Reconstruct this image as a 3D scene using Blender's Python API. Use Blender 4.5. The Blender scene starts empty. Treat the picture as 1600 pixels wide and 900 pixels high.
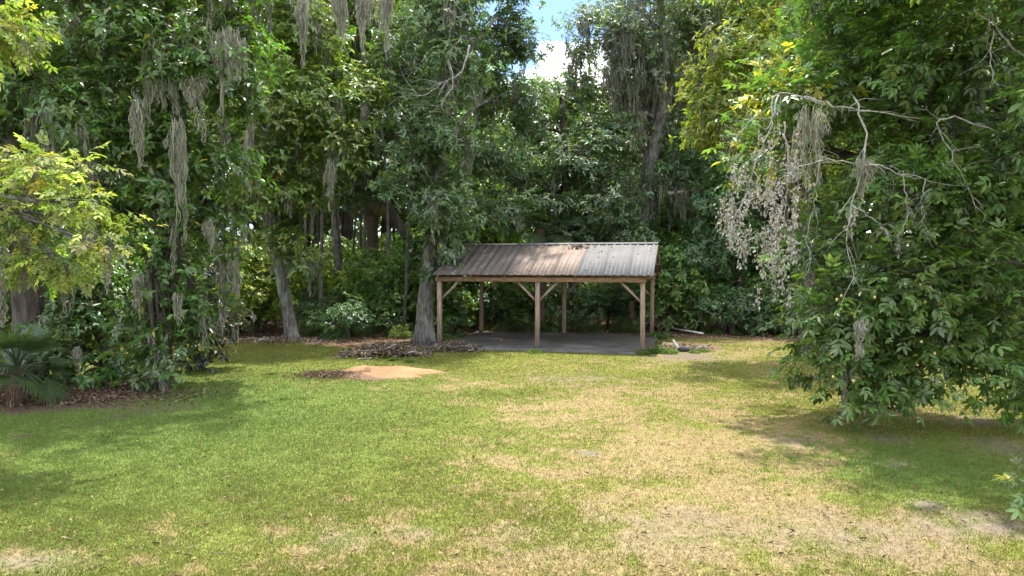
import bpy, math, random
import numpy as np
from mathutils import Matrix, Vector

# ------------------------------------------------------------------ camera, sky, sun, exposure
scene = bpy.context.scene
COL = scene.collection
CAM_H, PITCH, FPX = 3.0, 0.0332, 1100.0          # metres, radians, focal length in pixels of a 1600 px wide frame
cam_d = bpy.data.cameras.new('camera')
cam_d.sensor_width = 36.0
cam_d.lens = FPX * 36.0 / 1600.0
cam_d.clip_end = 3000.0
cam = bpy.data.objects.new('camera', cam_d)
cam.location = (0, 0, CAM_H)
cam.rotation_euler = (math.pi / 2 - PITCH, 0, 0)
COL.objects.link(cam)
scene.camera = cam

SUN_EL, SUN_AZ = math.radians(75), math.radians(3)   # azimuth from +Y towards +X: high, from beyond the wood
sun_dir = Vector((math.sin(SUN_AZ) * math.cos(SUN_EL), math.cos(SUN_AZ) * math.cos(SUN_EL), math.sin(SUN_EL)))
world = bpy.data.worlds.new('World')
scene.world = world
world.use_nodes = True
wn, wl = world.node_tree.nodes, world.node_tree.links
wn.clear()
w_out = wn.new('ShaderNodeOutputWorld')
w_bg = wn.new('ShaderNodeBackground')
w_bg.inputs['Strength'].default_value = 0.075
sky = wn.new('ShaderNodeTexSky')
sky.sky_type = 'NISHITA'
sky.sun_disc = False
sky.sun_elevation = SUN_EL
sky.sun_rotation = SUN_AZ
sky.dust_density = 0.4
sky.altitude = 500
sky.ozone_density = 3.0
w_tc = wn.new('ShaderNodeTexCoord')
w_map = wn.new('ShaderNodeMapping')
w_map.inputs['Scale'].default_value = (1.0, 1.0, 1.7)
w_map.inputs['Location'].default_value = (0.55, 0.95, 0.14)
w_noise = wn.new('ShaderNodeTexNoise')
w_noise.inputs['Scale'].default_value = 3.2
w_noise.inputs['Detail'].default_value = 8.0
w_noise.inputs['Roughness'].default_value = 0.55
w_ramp = wn.new('ShaderNodeValToRGB')
w_ramp.color_ramp.elements[0].position = 0.46
w_ramp.color_ramp.elements[1].position = 0.58
w_mix = wn.new('ShaderNodeMixRGB')
w_mix.inputs['Color2'].default_value = (27.0, 27.3, 27.8, 1)     # sunlit cloud against the physical sky
wl.new(w_tc.outputs['Generated'], w_map.inputs['Vector'])
wl.new(w_map.outputs['Vector'], w_noise.inputs['Vector'])
wl.new(w_noise.outputs['Fac'], w_ramp.inputs['Fac'])
wl.new(w_ramp.outputs['Color'], w_mix.inputs['Fac'])
wl.new(sky.outputs['Color'], w_mix.inputs['Color1'])
wl.new(w_mix.outputs['Color'], w_bg.inputs['Color'])
wl.new(w_bg.outputs['Background'], w_out.inputs['Surface'])

sun_d = bpy.data.lights.new('sun', 'SUN')
sun_d.energy = 2.6
sun_d.angle = math.radians(1.2)
sun_d.color = (1.0, 0.95, 0.86)
sun = bpy.data.objects.new('sun', sun_d)
sun.rotation_euler = sun_dir.to_track_quat('Z', 'Y').to_euler()
COL.objects.link(sun)

scene.view_settings.view_transform = 'Standard'
scene.view_settings.look = 'None'
scene.view_settings.gamma = 1.0
scene.view_settings.use_curve_mapping = False
scene.view_settings.exposure = 2.08
scene.render.engine = 'CYCLES'
cy = scene.cycles
cy.max_bounces = 6
cy.diffuse_bounces = 4
cy.glossy_bounces = 2
cy.transmission_bounces = 4
cy.transparent_max_bounces = 4
cy.caustics_reflective = False
cy.caustics_refractive = False
cy.use_denoising = True
cy.denoiser = 'OPENIMAGEDENOISE'
cy.denoising_input_passes = 'RGB_ALBEDO_NORMAL'
cy.denoising_prefilter = 'NONE'
cy.use_adaptive_sampling = True
cy.adaptive_threshold = 0.01
cy.sample_clamp_indirect = 4.0

# ------------------------------------------------------------------ helpers
RNG = np.random.default_rng(11)
_c, _s = math.cos(PITCH), math.sin(PITCH)


def P(x, y, d):
    """World point seen at photo pixel x, y, standing d metres away (along Y)."""
    u, v = (x - 800) / FPX, (450 - y) / FPX
    k = d / (_c + v * _s)
    return np.array([u * k, d, CAM_H + k * (v * _c - _s)])


def G(x, y):
    """Ground point seen at photo pixel x, y."""
    u, v = (x - 800) / FPX, (450 - y) / FPX
    k = CAM_H / (_s - v * _c)
    return np.array([u * k, k * (_c + v * _s), 0.0])


_LAT = np.random.default_rng(5).random((64, 64, 64))


def noise3(p):
    p = np.asarray(p, float)
    i = np.floor(p).astype(int)
    f = p - i
    f = f * f * (3 - 2 * f)
    out = 0
    for a in (0, 1):
        for b in (0, 1):
            for c in (0, 1):
                w = (f[..., 0] if a else 1 - f[..., 0]) * (f[..., 1] if b else 1 - f[..., 1]) * (f[..., 2] if c else 1 - f[..., 2])
                out = out + w * _LAT[(i[..., 0] + a) & 63, (i[..., 1] + b) & 63, (i[..., 2] + c) & 63]
    return out


def noise2(x, y, z=0.5, s=1.0, octv=3):
    v, amp, tot = 0, 1.0, 0
    for o in range(octv):
        k = s * 2 ** o
        v = v + amp * noise3(np.stack([x * k + 7.3 * o, y * k + 3.1 * o, np.full_like(x, z + 5.7 * o)], -1))
        tot += amp
        amp *= 0.55
    return v / tot


def unit(a):
    return a / np.maximum(np.linalg.norm(a, axis=-1, keepdims=True), 1e-9)


def mesh_from(name, V, faces, col=None, smooth=False):
    """faces: list of (n,k) index arrays."""
    me = bpy.data.meshes.new(name)
    V = np.asarray(V, np.float32)
    me.vertices.add(len(V))
    me.vertices.foreach_set('co', V.ravel())
    loops = np.concatenate([np.asarray(f, np.int32).ravel() for f in faces]) if faces else np.zeros(0, np.int32)
    tot = np.concatenate([np.full(len(f), np.asarray(f).shape[1], np.int32) for f in faces])
    start = np.concatenate([[0], np.cumsum(tot)[:-1]]).astype(np.int32)
    me.loops.add(len(loops))
    me.loops.foreach_set('vertex_index', loops)
    me.polygons.add(len(tot))
    me.polygons.foreach_set('loop_start', start)
    me.polygons.foreach_set('loop_total', tot)
    if smooth:
        me.polygons.foreach_set('use_smooth', np.ones(len(tot), bool))
    if col is not None:
        at = me.color_attributes.new('tint', 'FLOAT_COLOR', 'POINT')
        c = np.ones((len(V), 4), np.float32)
        c[:, :3] = col
        at.data.foreach_set('color', c.ravel())
    me.update(calc_edges=True)
    return me


class MB:
    def __init__(self):
        self.V, self.F, self.C, self.n = [], [], [], 0

    def add(self, V, faces, col=None):
        V = np.asarray(V, float)
        for f in faces:
            self.F.append(np.asarray(f, int) + self.n)
        self.V.append(V)
        if col is not None:
            self.C.append(np.broadcast_to(np.asarray(col, float), (len(V), 3)))
        self.n += len(V)
        return self

    def box(self, c, sx, sy, sz, R=None, bev=0.0, col=None):
        h = np.array([sx, sy, sz]) / 2.0
        if bev <= 0:
            S = np.array([[-1, -1, -1], [1, -1, -1], [1, 1, -1], [-1, 1, -1], [-1, -1, 1], [1, -1, 1], [1, 1, 1], [-1, 1, 1]]) * h
            F = [[0, 3, 2, 1], [4, 5, 6, 7], [0, 1, 5, 4], [1, 2, 6, 5], [2, 3, 7, 6], [3, 0, 4, 7]]
        else:       # chamfered along its length (local x)
            b = bev
            prof = [(-h[1] + b, -h[2]), (h[1] - b, -h[2]), (h[1], -h[2] + b), (h[1], h[2] - b), (h[1] - b, h[2]), (-h[1] + b, h[2]), (-h[1], h[2] - b), (-h[1], -h[2] + b)]
            S = np.array([(-h[0], a, e) for a, e in prof] + [(h[0], a, e) for a, e in prof])
            F = [[i, (i + 1) % 8, (i + 1) % 8 + 8, i + 8] for i in range(8)]
            if R is not None:
                S = S @ np.asarray(R).T
            return self.add(S + np.asarray(c), [F, [list(range(7, -1, -1)), list(range(8, 16))]], col)
        if R is not None:
            S = S @ np.asarray(R).T
        return self.add(S + np.asarray(c), [F], col)

    def bar(self, a, b, w, h, bev=0.006, up=(0, 0, 1), col=None):
        a, b = np.asarray(a, float), np.asarray(b, float)
        d = b - a
        L = np.linalg.norm(d)
        x = d / L
        u = np.asarray(up, float)
        if abs(x @ u) > 0.97:
            u = np.array([0, 1.0, 0])
        y = unit(np.cross(u, x))
        z = np.cross(x, y)
        return self.box((a + b) / 2, L, w, h, np.stack([x, y, z], 1), bev, col)

    def build(self, name, mat, parent=None, smooth=False, kind=None):
        me = mesh_from(name, np.concatenate(self.V), self.F, np.concatenate(self.C) if self.C else None, smooth)
        return link(name, me, mat, parent, kind)


def link(name, me, mat, parent=None, kind=None):
    o = bpy.data.objects.new(name, me)
    if mat is not None and not me.materials:
        me.materials.append(mat)
    COL.objects.link(o)
    if parent is not None:
        o.parent = parent
    if kind:
        o['kind'] = kind
    return o


def thing(name, label, cat, loc=(0, 0, 0), rz=0.0, group=None):
    o = bpy.data.objects.new(name, None)
    o.empty_display_size = 0.2
    o.location = tuple(float(v) for v in loc)
    o.rotation_euler = (0, 0, rz)
    COL.objects.link(o)
    tag(o, label, cat, group)
    return o


def tag(o, label, cat, group=None):
    o['label'] = label
    o['category'] = cat
    if group:
        o['group'] = group
    return o


def copy_thing(root, loc, rz=0.0, sc=(1, 1, 1), label=None, group=None, color=None):
    r = root.copy()
    COL.objects.link(r)
    r.location = tuple(float(v) for v in loc)
    r.rotation_euler = (0, 0, rz)
    r.scale = sc
    if label:
        r['label'] = label
    if group:
        r['group'] = group
    for ch in list(root.children):
        c = ch.copy()
        COL.objects.link(c)
        c.parent = r
        if color is not None and ch.name.split('.')[0] in ('crown', 'frond'):
            c.color = (*color, 1)
        for g in list(ch.children):
            k = g.copy()
            COL.objects.link(k)
            k.parent = c
    return r


def smooth_path(pts, m):
    pts = np.asarray(pts, float)
    n = len(pts)
    if n < 3:
        t = np.linspace(0, 1, m)[:, None]
        return pts[0] * (1 - t) + pts[-1] * t
    ext = np.vstack([2 * pts[0] - pts[1], pts, 2 * pts[-1] - pts[-2]])
    u = np.linspace(0, n - 1 - 1e-6, m)
    i = u.astype(int)
    f = (u - i)[:, None]
    p0, p1, p2, p3 = ext[i], ext[i + 1], ext[i + 2], ext[i + 3]
    return 0.5 * (2 * p1 + (p2 - p0) * f + (2 * p0 - 5 * p1 + 4 * p2 - p3) * f ** 2 + (3 * p1 - p0 - 3 * p2 + p3) * f ** 3)


def tube_geo(pts, rads, n=8, rough=0.0, seed=0):
    pts = np.asarray(pts, float)
    rads = np.asarray(rads, float)
    m = len(pts)
    T = unit(np.gradient(pts, axis=0))
    ref = np.array([1.0, 0.13, 0.05]) if abs(T[0][0]) < 0.8 else np.array([0.1, 0.2, 1.0])
    Us = []
    u = unit(ref - T[0] * (ref @ T[0]))
    for t in T:
        u = unit(u - t * (u @ t))
        Us.append(u)
    U = np.array(Us)
    W = np.cross(T, U)
    a = np.linspace(0, 2 * np.pi, n, endpoint=False)
    ring = U[:, None, :] * np.cos(a)[None, :, None] + W[:, None, :] * np.sin(a)[None, :, None]
    R = np.repeat(rads[:, None], n, 1)
    if rough:
        q = pts[:, None, :] * 0.8 + ring * 1.3 + seed
        R = R * (1 + rough * 2 * (noise3(q * 1.6) - 0.5))
    V = (pts[:, None, :] + ring * R[:, :, None]).reshape(-1, 3)
    i, j = np.meshgrid(np.arange(m - 1), np.arange(n), indexing='ij')
    j2 = (j + 1) % n
    F = np.stack([i * n + j, i * n + j2, (i + 1) * n + j2, (i + 1) * n + j], -1).reshape(-1, 4)
    caps = np.array([np.arange(n)[::-1], np.arange(n) + (m - 1) * n])
    return V, [F, caps]


def prisms(A, B, ra, rb):
    """Many three-sided tapered twigs at once."""
    A, B = np.asarray(A, float), np.asarray(B, float)
    n = len(A)
    T = unit(B - A)
    ref = np.where(np.abs(T[:, 2:3]) > 0.9, np.array([[1.0, 0, 0]]), np.array([[0, 0, 1.0]]))
    U = unit(np.cross(T, ref))
    W = np.cross(T, U)
    V = np.zeros((n, 6, 3))
    for k in range(3):
        a = 2 * np.pi * k / 3
        dvec = U * math.cos(a) + W * math.sin(a)
        V[:, k] = A + dvec * np.broadcast_to(np.asarray(ra, float).reshape(-1, 1), (n, 1))
        V[:, 3 + k] = B + dvec * np.broadcast_to(np.asarray(rb, float).reshape(-1, 1), (n, 1))
    b = np.arange(n)[:, None] * 6
    F = np.concatenate([b + np.array([k, (k + 1) % 3, 3 + (k + 1) % 3, 3 + k]) for k in range(3)])
    return V.reshape(-1, 3), [F]


def leaf_geo(Pt, D, N, L, W, fold=0.12, fine=False):
    """Folded leaves: 2 faces each (fine: two halves of four points)."""
    n = len(Pt)
    D = unit(D)
    S = unit(np.cross(D, N))
    N = np.cross(S, D)
    L = np.broadcast_to(np.asarray(L, float), (n,))[:, None]
    W = np.broadcast_to(np.asarray(W, float), (n,))[:, None]
    tip = Pt + D * L - N * L * 0.14
    b = np.arange(n)[:, None]
    if fine:
        V = np.stack([Pt, Pt + D * L * .30 + S * W * .42 + N * W * fold, Pt + D * L * .66 + S * W * .44 + N * (W * fold - L * .04), tip,
                      Pt + D * L * .66 - S * W * .44 + N * (W * fold - L * .04), Pt + D * L * .30 - S * W * .42 + N * W * fold], 1)
        F = np.concatenate([b * 6 + np.array([0, 3, 2, 1]), b * 6 + np.array([0, 5, 4, 3])])
        return V.reshape(-1, 3), [F], 6
    V = np.stack([Pt, Pt + D * L * .47 + S * W * .5 + N * W * fold, tip, Pt + D * L * .47 - S * W * .5 + N * W * fold], 1)
    F = np.concatenate([b * 4 + np.array([0, 2, 1]), b * 4 + np.array([0, 3, 2])])
    return V.reshape(-1, 3), [F], 4


HICKORY = [(0.42, 1.15, 0.42), (0.42, -1.15, 0.42), (0.62, 0.8, 0.56), (0.62, -0.8, 0.56), (0.64, 0.0, 0.6)]
PINNATE = [(0.28, 1.1, 0.33), (0.30, -1.1, 0.33), (0.46, 1.0, 0.38), (0.48, -1.0, 0.38), (0.64, 0.9, 0.38), (0.66, -0.9, 0.38), (0.72, 0.0, 0.40)]


def compound_geo(mb, Pt, D, N, L, col, layout, wr=0.36, fine=True):
    D = unit(D)
    S = unit(np.cross(D, N))
    N = np.cross(S, D)
    L = np.asarray(L, float)
    for (t, a, ll) in layout:
        p = Pt + D * (L * t)[:, None] - N * (L * t * t * 0.18)[:, None]
        d = D * math.cos(a) + S * math.sin(a) - N * 0.16 + RNG.normal(0, .16, D.shape)
        V, F, k = leaf_geo(p, d, N, L * ll, L * ll * wr, 0.14, fine)
        mb.add(V, F, np.repeat(col * RNG.normal(1, 0.06, (len(Pt), 1)), k, 0))
    V, F = prisms(Pt, Pt + D * (L * 0.62)[:, None] - N * (L * 0.07)[:, None], 0.004, 0.003)
    mb.add(V, F, np.repeat(col * 0.9, 6, 0))


# ------------------------------------------------------------------ materials
def new_mat(name):
    m = bpy.data.materials.new(name)
    m.use_nodes = True
    nt = m.node_tree
    nt.nodes.clear()
    return m, nt.nodes, nt.links


def leaf_mat(name, rough=0.45, transl=0.32, spec=0.5):
    m, n, l = new_mat(name)
    out = n.new('ShaderNodeOutputMaterial')
    at = n.new('ShaderNodeAttribute')
    at.attribute_name = 'tint'
    oi = n.new('ShaderNodeObjectInfo')
    mul = n.new('ShaderNodeMixRGB')
    mul.blend_type = 'MULTIPLY'
    mul.inputs[0].default_value = 1
    l.new(at.outputs['Color'], mul.inputs[1])
    l.new(oi.outputs['Color'], mul.inputs[2])
    p = n.new('ShaderNodeBsdfPrincipled')
    p.inputs['Roughness'].default_value = rough
    p.inputs['Specular IOR Level'].default_value = spec
    l.new(mul.outputs[0], p.inputs['Base Color'])
    tr = n.new('ShaderNodeBsdfTranslucent')
    t2 = n.new('ShaderNodeMixRGB')
    t2.blend_type = 'MULTIPLY'
    t2.inputs[0].default_value = 1
    t2.inputs[2].default_value = (1.5, 1.7, 0.7, 1)
    l.new(mul.outputs[0], t2.inputs[1])
    l.new(t2.outputs[0], tr.inputs['Color'])
    mx = n.new('ShaderNodeMixShader')
    mx.inputs[0].default_value = transl
    l.new(p.outputs[0], mx.inputs[1])
    l.new(tr.outputs[0], mx.inputs[2])
    l.new(mx.outputs[0], out.inputs['Surface'])
    return m


def noise_mat(name, c1, c2, scale=6.0, rough=0.85, bump=0.3, c3=None, stretch=(1, 1, 1), coord='Object', detail=8, bump_scale=None, spec=0.3, metallic=0.0, p3=(0.55, 0.68), bdist=0.02):
    m, n, l = new_mat(name)
    out = n.new('ShaderNodeOutputMaterial')
    p = n.new('ShaderNodeBsdfPrincipled')
    p.inputs['Roughness'].default_value = rough
    p.inputs['Specular IOR Level'].default_value = spec
    p.inputs['Metallic'].default_value = metallic
    tc = n.new('ShaderNodeTexCoord')
    mp = n.new('ShaderNodeMapping')
    mp.inputs['Scale'].default_value = stretch
    l.new(tc.outputs[coord], mp.inputs['Vector'])
    nz = n.new('ShaderNodeTexNoise')
    nz.inputs['Scale'].default_value = scale
    nz.inputs['Detail'].default_value = detail
    nz.inputs['Roughness'].default_value = 0.62
    l.new(mp.outputs['Vector'], nz.inputs['Vector'])
    rp = n.new('ShaderNodeValToRGB')
    rp.color_ramp.elements[0].position = 0.34
    rp.color_ramp.elements[0].color = (*c1, 1)
    rp.color_ramp.elements[1].position = 0.66
    rp.color_ramp.elements[1].color = (*c2, 1)
    l.new(nz.outputs['Fac'], rp.inputs['Fac'])
    colr = rp.outputs['Color']
    if c3 is not None:
        n3 = n.new('ShaderNodeTexNoise')
        n3.inputs['Scale'].default_value = scale * 0.33
        n3.inputs['Detail'].default_value = 6
        l.new(mp.outputs['Vector'], n3.inputs['Vector'])
        r3 = n.new('ShaderNodeValToRGB')
        r3.color_ramp.elements[0].position = p3[0]
        r3.color_ramp.elements[1].position = p3[1]
        l.new(n3.outputs['Fac'], r3.inputs['Fac'])
        mx = n.new('ShaderNodeMixRGB')
        mx.inputs['Color2'].default_value = (*c3, 1)
        l.new(r3.outputs['Color'], mx.inputs['Fac'])
        l.new(colr, mx.inputs['Color1'])
        colr = mx.outputs['Color']
    l.new(colr, p.inputs['Base Color'])
    if bump:
        nb = n.new('ShaderNodeTexNoise')
        nb.inputs['Scale'].default_value = bump_scale or scale * 2
        nb.inputs['Detail'].default_value = 6
        l.new(mp.outputs['Vector'], nb.inputs['Vector'])
        bp = n.new('ShaderNodeBump')
        bp.inputs['Strength'].default_value = bump
        bp.inputs['Distance'].default_value = bdist
        l.new(nb.outputs['Fac'], bp.inputs['Height'])
        l.new(bp.outputs['Normal'], p.inputs['Normal'])
    l.new(p.outputs[0], out.inputs['Surface'])
    return m


def vcol_mat(name, rough=0.9, nscale=40.0, namp=0.5, bump=0.4, bscale=60.0, transl=0.0):
    """Colour from the 'tint' attribute, broken up by fine noise."""
    m, n, l = new_mat(name)
    out = n.new('ShaderNodeOutputMaterial')
    p = n.new('ShaderNodeBsdfPrincipled')
    p.inputs['Roughness'].default_value = rough
    p.inputs['Specular IOR Level'].default_value = 0.06
    at = n.new('ShaderNodeAttribute')
    at.attribute_name = 'tint'
    colr = at.outputs['Color']
    if namp:
        tc = n.new('ShaderNodeTexCoord')
        nz = n.new('ShaderNodeTexNoise')
        nz.inputs['Scale'].default_value = nscale
        nz.inputs['Detail'].default_value = 5
        nz.inputs['Roughness'].default_value = 0.7
        l.new(tc.outputs['Object'], nz.inputs['Vector'])
        mr = n.new('ShaderNodeMapRange')
        mr.inputs['From Min'].default_value = 0.3
        mr.inputs['From Max'].default_value = 0.7
        mr.inputs['To Min'].default_value = 1 - namp
        mr.inputs['To Max'].default_value = 1 + namp
        l.new(nz.outputs['Fac'], mr.inputs['Value'])
        mul = n.new('ShaderNodeVectorMath')
        mul.operation = 'SCALE'
        l.new(colr, mul.inputs[0])
        l.new(mr.outputs['Result'], mul.inputs['Scale'])
        colr = mul.outputs['Vector']
        if bump:
            nb = n.new('ShaderNodeTexNoise')
            nb.inputs['Scale'].default_value = bscale
            nb.inputs['Detail'].default_value = 4
            l.new(tc.outputs['Object'], nb.inputs['Vector'])
            bp = n.new('ShaderNodeBump')
            bp.inputs['Strength'].default_value = bump
            bp.inputs['Distance'].default_value = 0.03
            l.new(nb.outputs['Fac'], bp.inputs['Height'])
            l.new(bp.outputs['Normal'], p.inputs['Normal'])
    l.new(colr, p.inputs['Base Color'])
    surf = p.outputs[0]
    if transl:
        tr = n.new('ShaderNodeBsdfTranslucent')
        l.new(colr, tr.inputs['Color'])
        mx = n.new('ShaderNodeMixShader')
        mx.inputs[0].default_value = transl
        l.new(surf, mx.inputs[1])
        l.new(tr.outputs[0], mx.inputs[2])
        surf = mx.outputs[0]
    l.new(surf, out.inputs['Surface'])
    return m


M_LEAF = leaf_mat('leaf_glossy', 0.36, 0.42, 0.7)
M_LEAF_SOFT = leaf_mat('leaf_soft', 0.55, 0.46, 0.35)
M_DRYLEAF = leaf_mat('leaf_dry', 0.8, 0.2, 0.2)
M_MOSS = vcol_mat('spanish_moss', 0.95, namp=0, transl=0.35)
M_GRASS = vcol_mat('grass_blade', 0.7, namp=0, transl=0.35)
M_GROUND = vcol_mat('ground_soil', 0.95, nscale=9.0, namp=0.35, bump=0.8, bscale=26.0)
M_BARK_GREY = noise_mat('bark_grey', (0.04, 0.035, 0.031), (0.19, 0.178, 0.16), 11, 0.9, 1.0, c3=(0.20, 0.21, 0.185), stretch=(1, 1, 0.3), bdist=0.09)
M_BARK_DARK = noise_mat('bark_dark', (0.018, 0.014, 0.011), (0.075, 0.06, 0.048), 8, 0.9, 0.9, c3=(0.085, 0.088, 0.065), stretch=(1, 1, 0.3), bdist=0.05)
M_BARK_RED = noise_mat('bark_palm', (0.035, 0.022, 0.017), (0.10, 0.066, 0.048), 9, 0.9, 0.9, stretch=(1, 1, 1.5), bdist=0.05)
M_DEADWOOD = noise_mat('dead_wood', (0.11, 0.10, 0.09), (0.36, 0.345, 0.32), 14, 0.9, 0.7, stretch=(1, 1, 0.5))


# ------------------------------------------------------------------ the lawn's patches
def blob(x, y, px, py, rx, ry, soft=0.6):
    c = G(px, py)
    d = c[1]
    wx, wy = rx * d / FPX, ry * d * d / (FPX * CAM_H)
    q = np.sqrt(((x - c[0]) / wx) ** 2 + ((y - c[1]) / wy) ** 2)
    return np.clip((1 + soft - q) / (2 * soft), 0, 1)


def lawn_masks(x, y):
    n1 = noise2(x, y, 1.5, 0.55, 4)
    n2 = noise2(x, y, 9.5, 1.9, 4)
    n3 = noise2(x, y, 4.5, 0.22, 3)
    n4 = noise2(x, y, 13.5, 5.5, 3)
    dry = np.zeros_like(x)
    for a in [(1050, 700, 240, 50, .85), (1200, 790, 280, 85, 1), (920, 660, 150, 30, .6), (1250, 690, 180, 50, .9), (870, 740, 140, 50, .5), (1000, 870, 420, 70, .6),
              (870, 630, 120, 18, .7), (1010, 610, 150, 18, .7), (760, 600, 160, 14, .55), (1150, 560, 140, 12, .6), (560, 800, 200, 50, .42), (480, 850, 120, 35, .6), (60, 875, 120, 26, .9),
              (1400, 860, 240, 60, .8), (1150, 640, 160, 25, .6), (1480, 650, 120, 14, .5), (300, 800, 200, 40, .3), (1240, 530, 120, 8, .6)]:
        dry = np.maximum(dry, a[4] * blob(x, y, *a[:4], soft=.8))
    dry = dry * 0.74 + 0.75 * (n1 - 0.5) * 1.5 + 1.7 * (n2 - 0.5) + 1.5 * (n4 - .5)
    dry = dry + .16 * np.clip((x + 3) / 5, 0, 1)
    for a in [(1430, 735, 150, 50, .75), (250, 680, 330, 70, .55), (150, 760, 260, 40, .35), (330, 560, 300, 22, .4), (1500, 690, 120, 30, .6)]:
        dry = dry - a[4] * blob(x, y, *a[:4], soft=.7)
    dry = np.clip((dry - .5) * 1.7 + .5 + .5 * (n4 - .5), 0, 1)
    bare = np.zeros_like(x)
    for a in [(110, 634, 100, 8, 1.0), (40, 638, 80, 9, 1.0), (36, 682, 10, 4, 1.1), (185, 651, 16, 4, .9), (60, 880, 90, 16, .75), (1450, 790, 30, 10, .95), (1540, 820, 70, 26, .8), (1480, 830, 60, 30, .62),
              (1230, 690, 40, 10, .55), (1390, 685, 40, 7, .75), (1400, 726, 26, 5, .7), (920, 708, 14, 4, 1.0), (1580, 700, 60, 16, .75), (1050, 830, 200, 40, .42), (650, 830, 40, 12, .5), (540, 845, 50, 16, .45), (1270, 840, 200, 40, .5),
              (1550, 660, 80, 8, .7), (240, 640, 60, 10, .6), (900, 590, 70, 8, .4), (1060, 556, 60, 8, .7)]:
        bare = np.maximum(bare, a[4] * blob(x, y, *a[:4], soft=.7))
    bare = np.clip(bare * 1.25 + 1.3 * (n2 - 0.55) + 0.5 * (n4 - .5), 0, 1) * (bare > 0.02)
    # the wood's floor
    edge = 27.2 + 1.2 * np.sin(x * 0.35) + 1.8 * (n3 - .5) * 2 + np.where(x > 5.5, 0.9, 0) - np.where((x > -7.5) & (x < -2.5), 1.0, 0)
    edge = np.where(x < -12, edge + 4, edge)
    wood = np.clip((y - edge + 1.6 * (n2 - .5)) / 0.5, 0, 1)
    bank = np.clip(blob(x, y, 80, 608, 140, 16, soft=.3) * 1.4 + (n2 - .5), 0, 1) * (x < -7)
    wood = np.maximum(wood, bank)
    shade_green = np.clip(blob(x, y, 200, 650, 480, 110, soft=.6) * .9 + blob(x, y, 1450, 730, 190, 60, soft=.6) * .9, 0, 1)
    return dry, bare, wood, shade_green, n1, n2, n4


def ground_height(x, y):
    h = 0.05 * (noise2(x, y, 2.2, 0.25, 3) - .5) + 0.03 * (noise2(x, y, 6.2, 1.6, 2) - .5)
    return h * np.clip((45 - np.hypot(x, y - 15)) / 15, 0, 1)


C_LUSH = np.array([0.086, 0.134, 0.031])
C_LITE = np.array([0.154, 0.165, 0.036])
C_DRY = np.array([0.232, 0.178, 0.085])
C_SOIL = np.array([0.135, 0.108, 0.082])
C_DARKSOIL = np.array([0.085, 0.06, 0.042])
C_LITTER = np.array([0.12, 0.078, 0.05])


def ground_colour(x, y):
    dry, bare, wood, sg, n1, n2, n4 = lawn_masks(x, y)
    g = C_LITE * (1 - sg)[:, None] + C_LUSH * sg[:, None]
    g = g * (0.75 + 0.5 * n1)[:, None]
    thatch = np.clip(dry * 1.1, 0, 1)[:, None]
    c = g * 0.85 * (1 - thatch) + C_DRY * 0.85 * thatch
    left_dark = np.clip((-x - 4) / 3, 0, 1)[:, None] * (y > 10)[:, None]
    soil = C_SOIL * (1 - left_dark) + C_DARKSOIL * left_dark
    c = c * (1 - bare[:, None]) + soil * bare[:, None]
    lit = C_LITTER * (0.6 + 0.9 * n2)[:, None]
    return c * (1 - wood[:, None]) + lit * wood[:, None]


def build_ground():
    def axis(lo, hi, step, far):
        a = np.arange(lo, hi + step / 2, step)
        k = np.cumsum(step * 1.28 ** np.arange(1, 60))
        k = k[k < far]
        return np.concatenate([lo - k[::-1], a, hi + k])
    xs, ys = axis(-21, 17, 0.13, 900), axis(4, 33, 0.13, 900)
    X, Y = np.meshgrid(xs, ys, indexing='ij')
    x, y = X.ravel(), Y.ravel()
    V = np.stack([x, y, ground_height(x, y)], -1)
    nx, ny = len(xs), len(ys)
    i, j = np.meshgrid(np.arange(nx - 1), np.arange(ny - 1), indexing='ij')
    F = np.stack([i * ny + j, (i + 1) * ny + j, (i + 1) * ny + j + 1, i * ny + j + 1], -1).reshape(-1, 4)
    me = mesh_from('ground', V, [F], ground_colour(x, y), smooth=True)
    o = link('ground', me, M_GROUND)
    o['kind'] = 'structure'
    o['label'] = 'patchy lawn running back to the leaf-littered floor of the wood'


build_ground()

# ------------------------------------------------------------------ carport
ROT, RX, RY, SL, SD = 0.257, 4.43, 23.83, 7.31, 5.13
U_ = np.array([-math.cos(ROT), math.sin(ROT), 0])      # along the front, from the right post to the left
W_ = np.array([math.sin(ROT), math.cos(ROT), 0])       # from the front to the back
Z_ = np.array([0, 0, 1.0])
ORG = np.array([RX, RY, 0])


def S(a, b, z):
    return np.array([a * U_[0] + b * W_[0], a * U_[1] + b * W_[1], z])    # local to the carport's corner, world axes


M_WOOD = noise_mat('weathered_timber', (0.14, 0.095, 0.070), (0.30, 0.215, 0.16), 5, 0.85, 0.4, stretch=(6, 6, 0.6), c3=(0.24, 0.20, 0.16))
M_BEAM = noise_mat('brown_beam', (0.13, 0.075, 0.045), (0.27, 0.165, 0.10), 5, 0.85, 0.4, stretch=(0.7, 5, 5))
M_ROOF_NEW = noise_mat('pale_roof_sheet', (0.135, 0.132, 0.132), (0.165, 0.162, 0.162), 2.2, 0.75, 0.05, c3=(0.12, 0.115, 0.112), spec=0.1)


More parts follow.
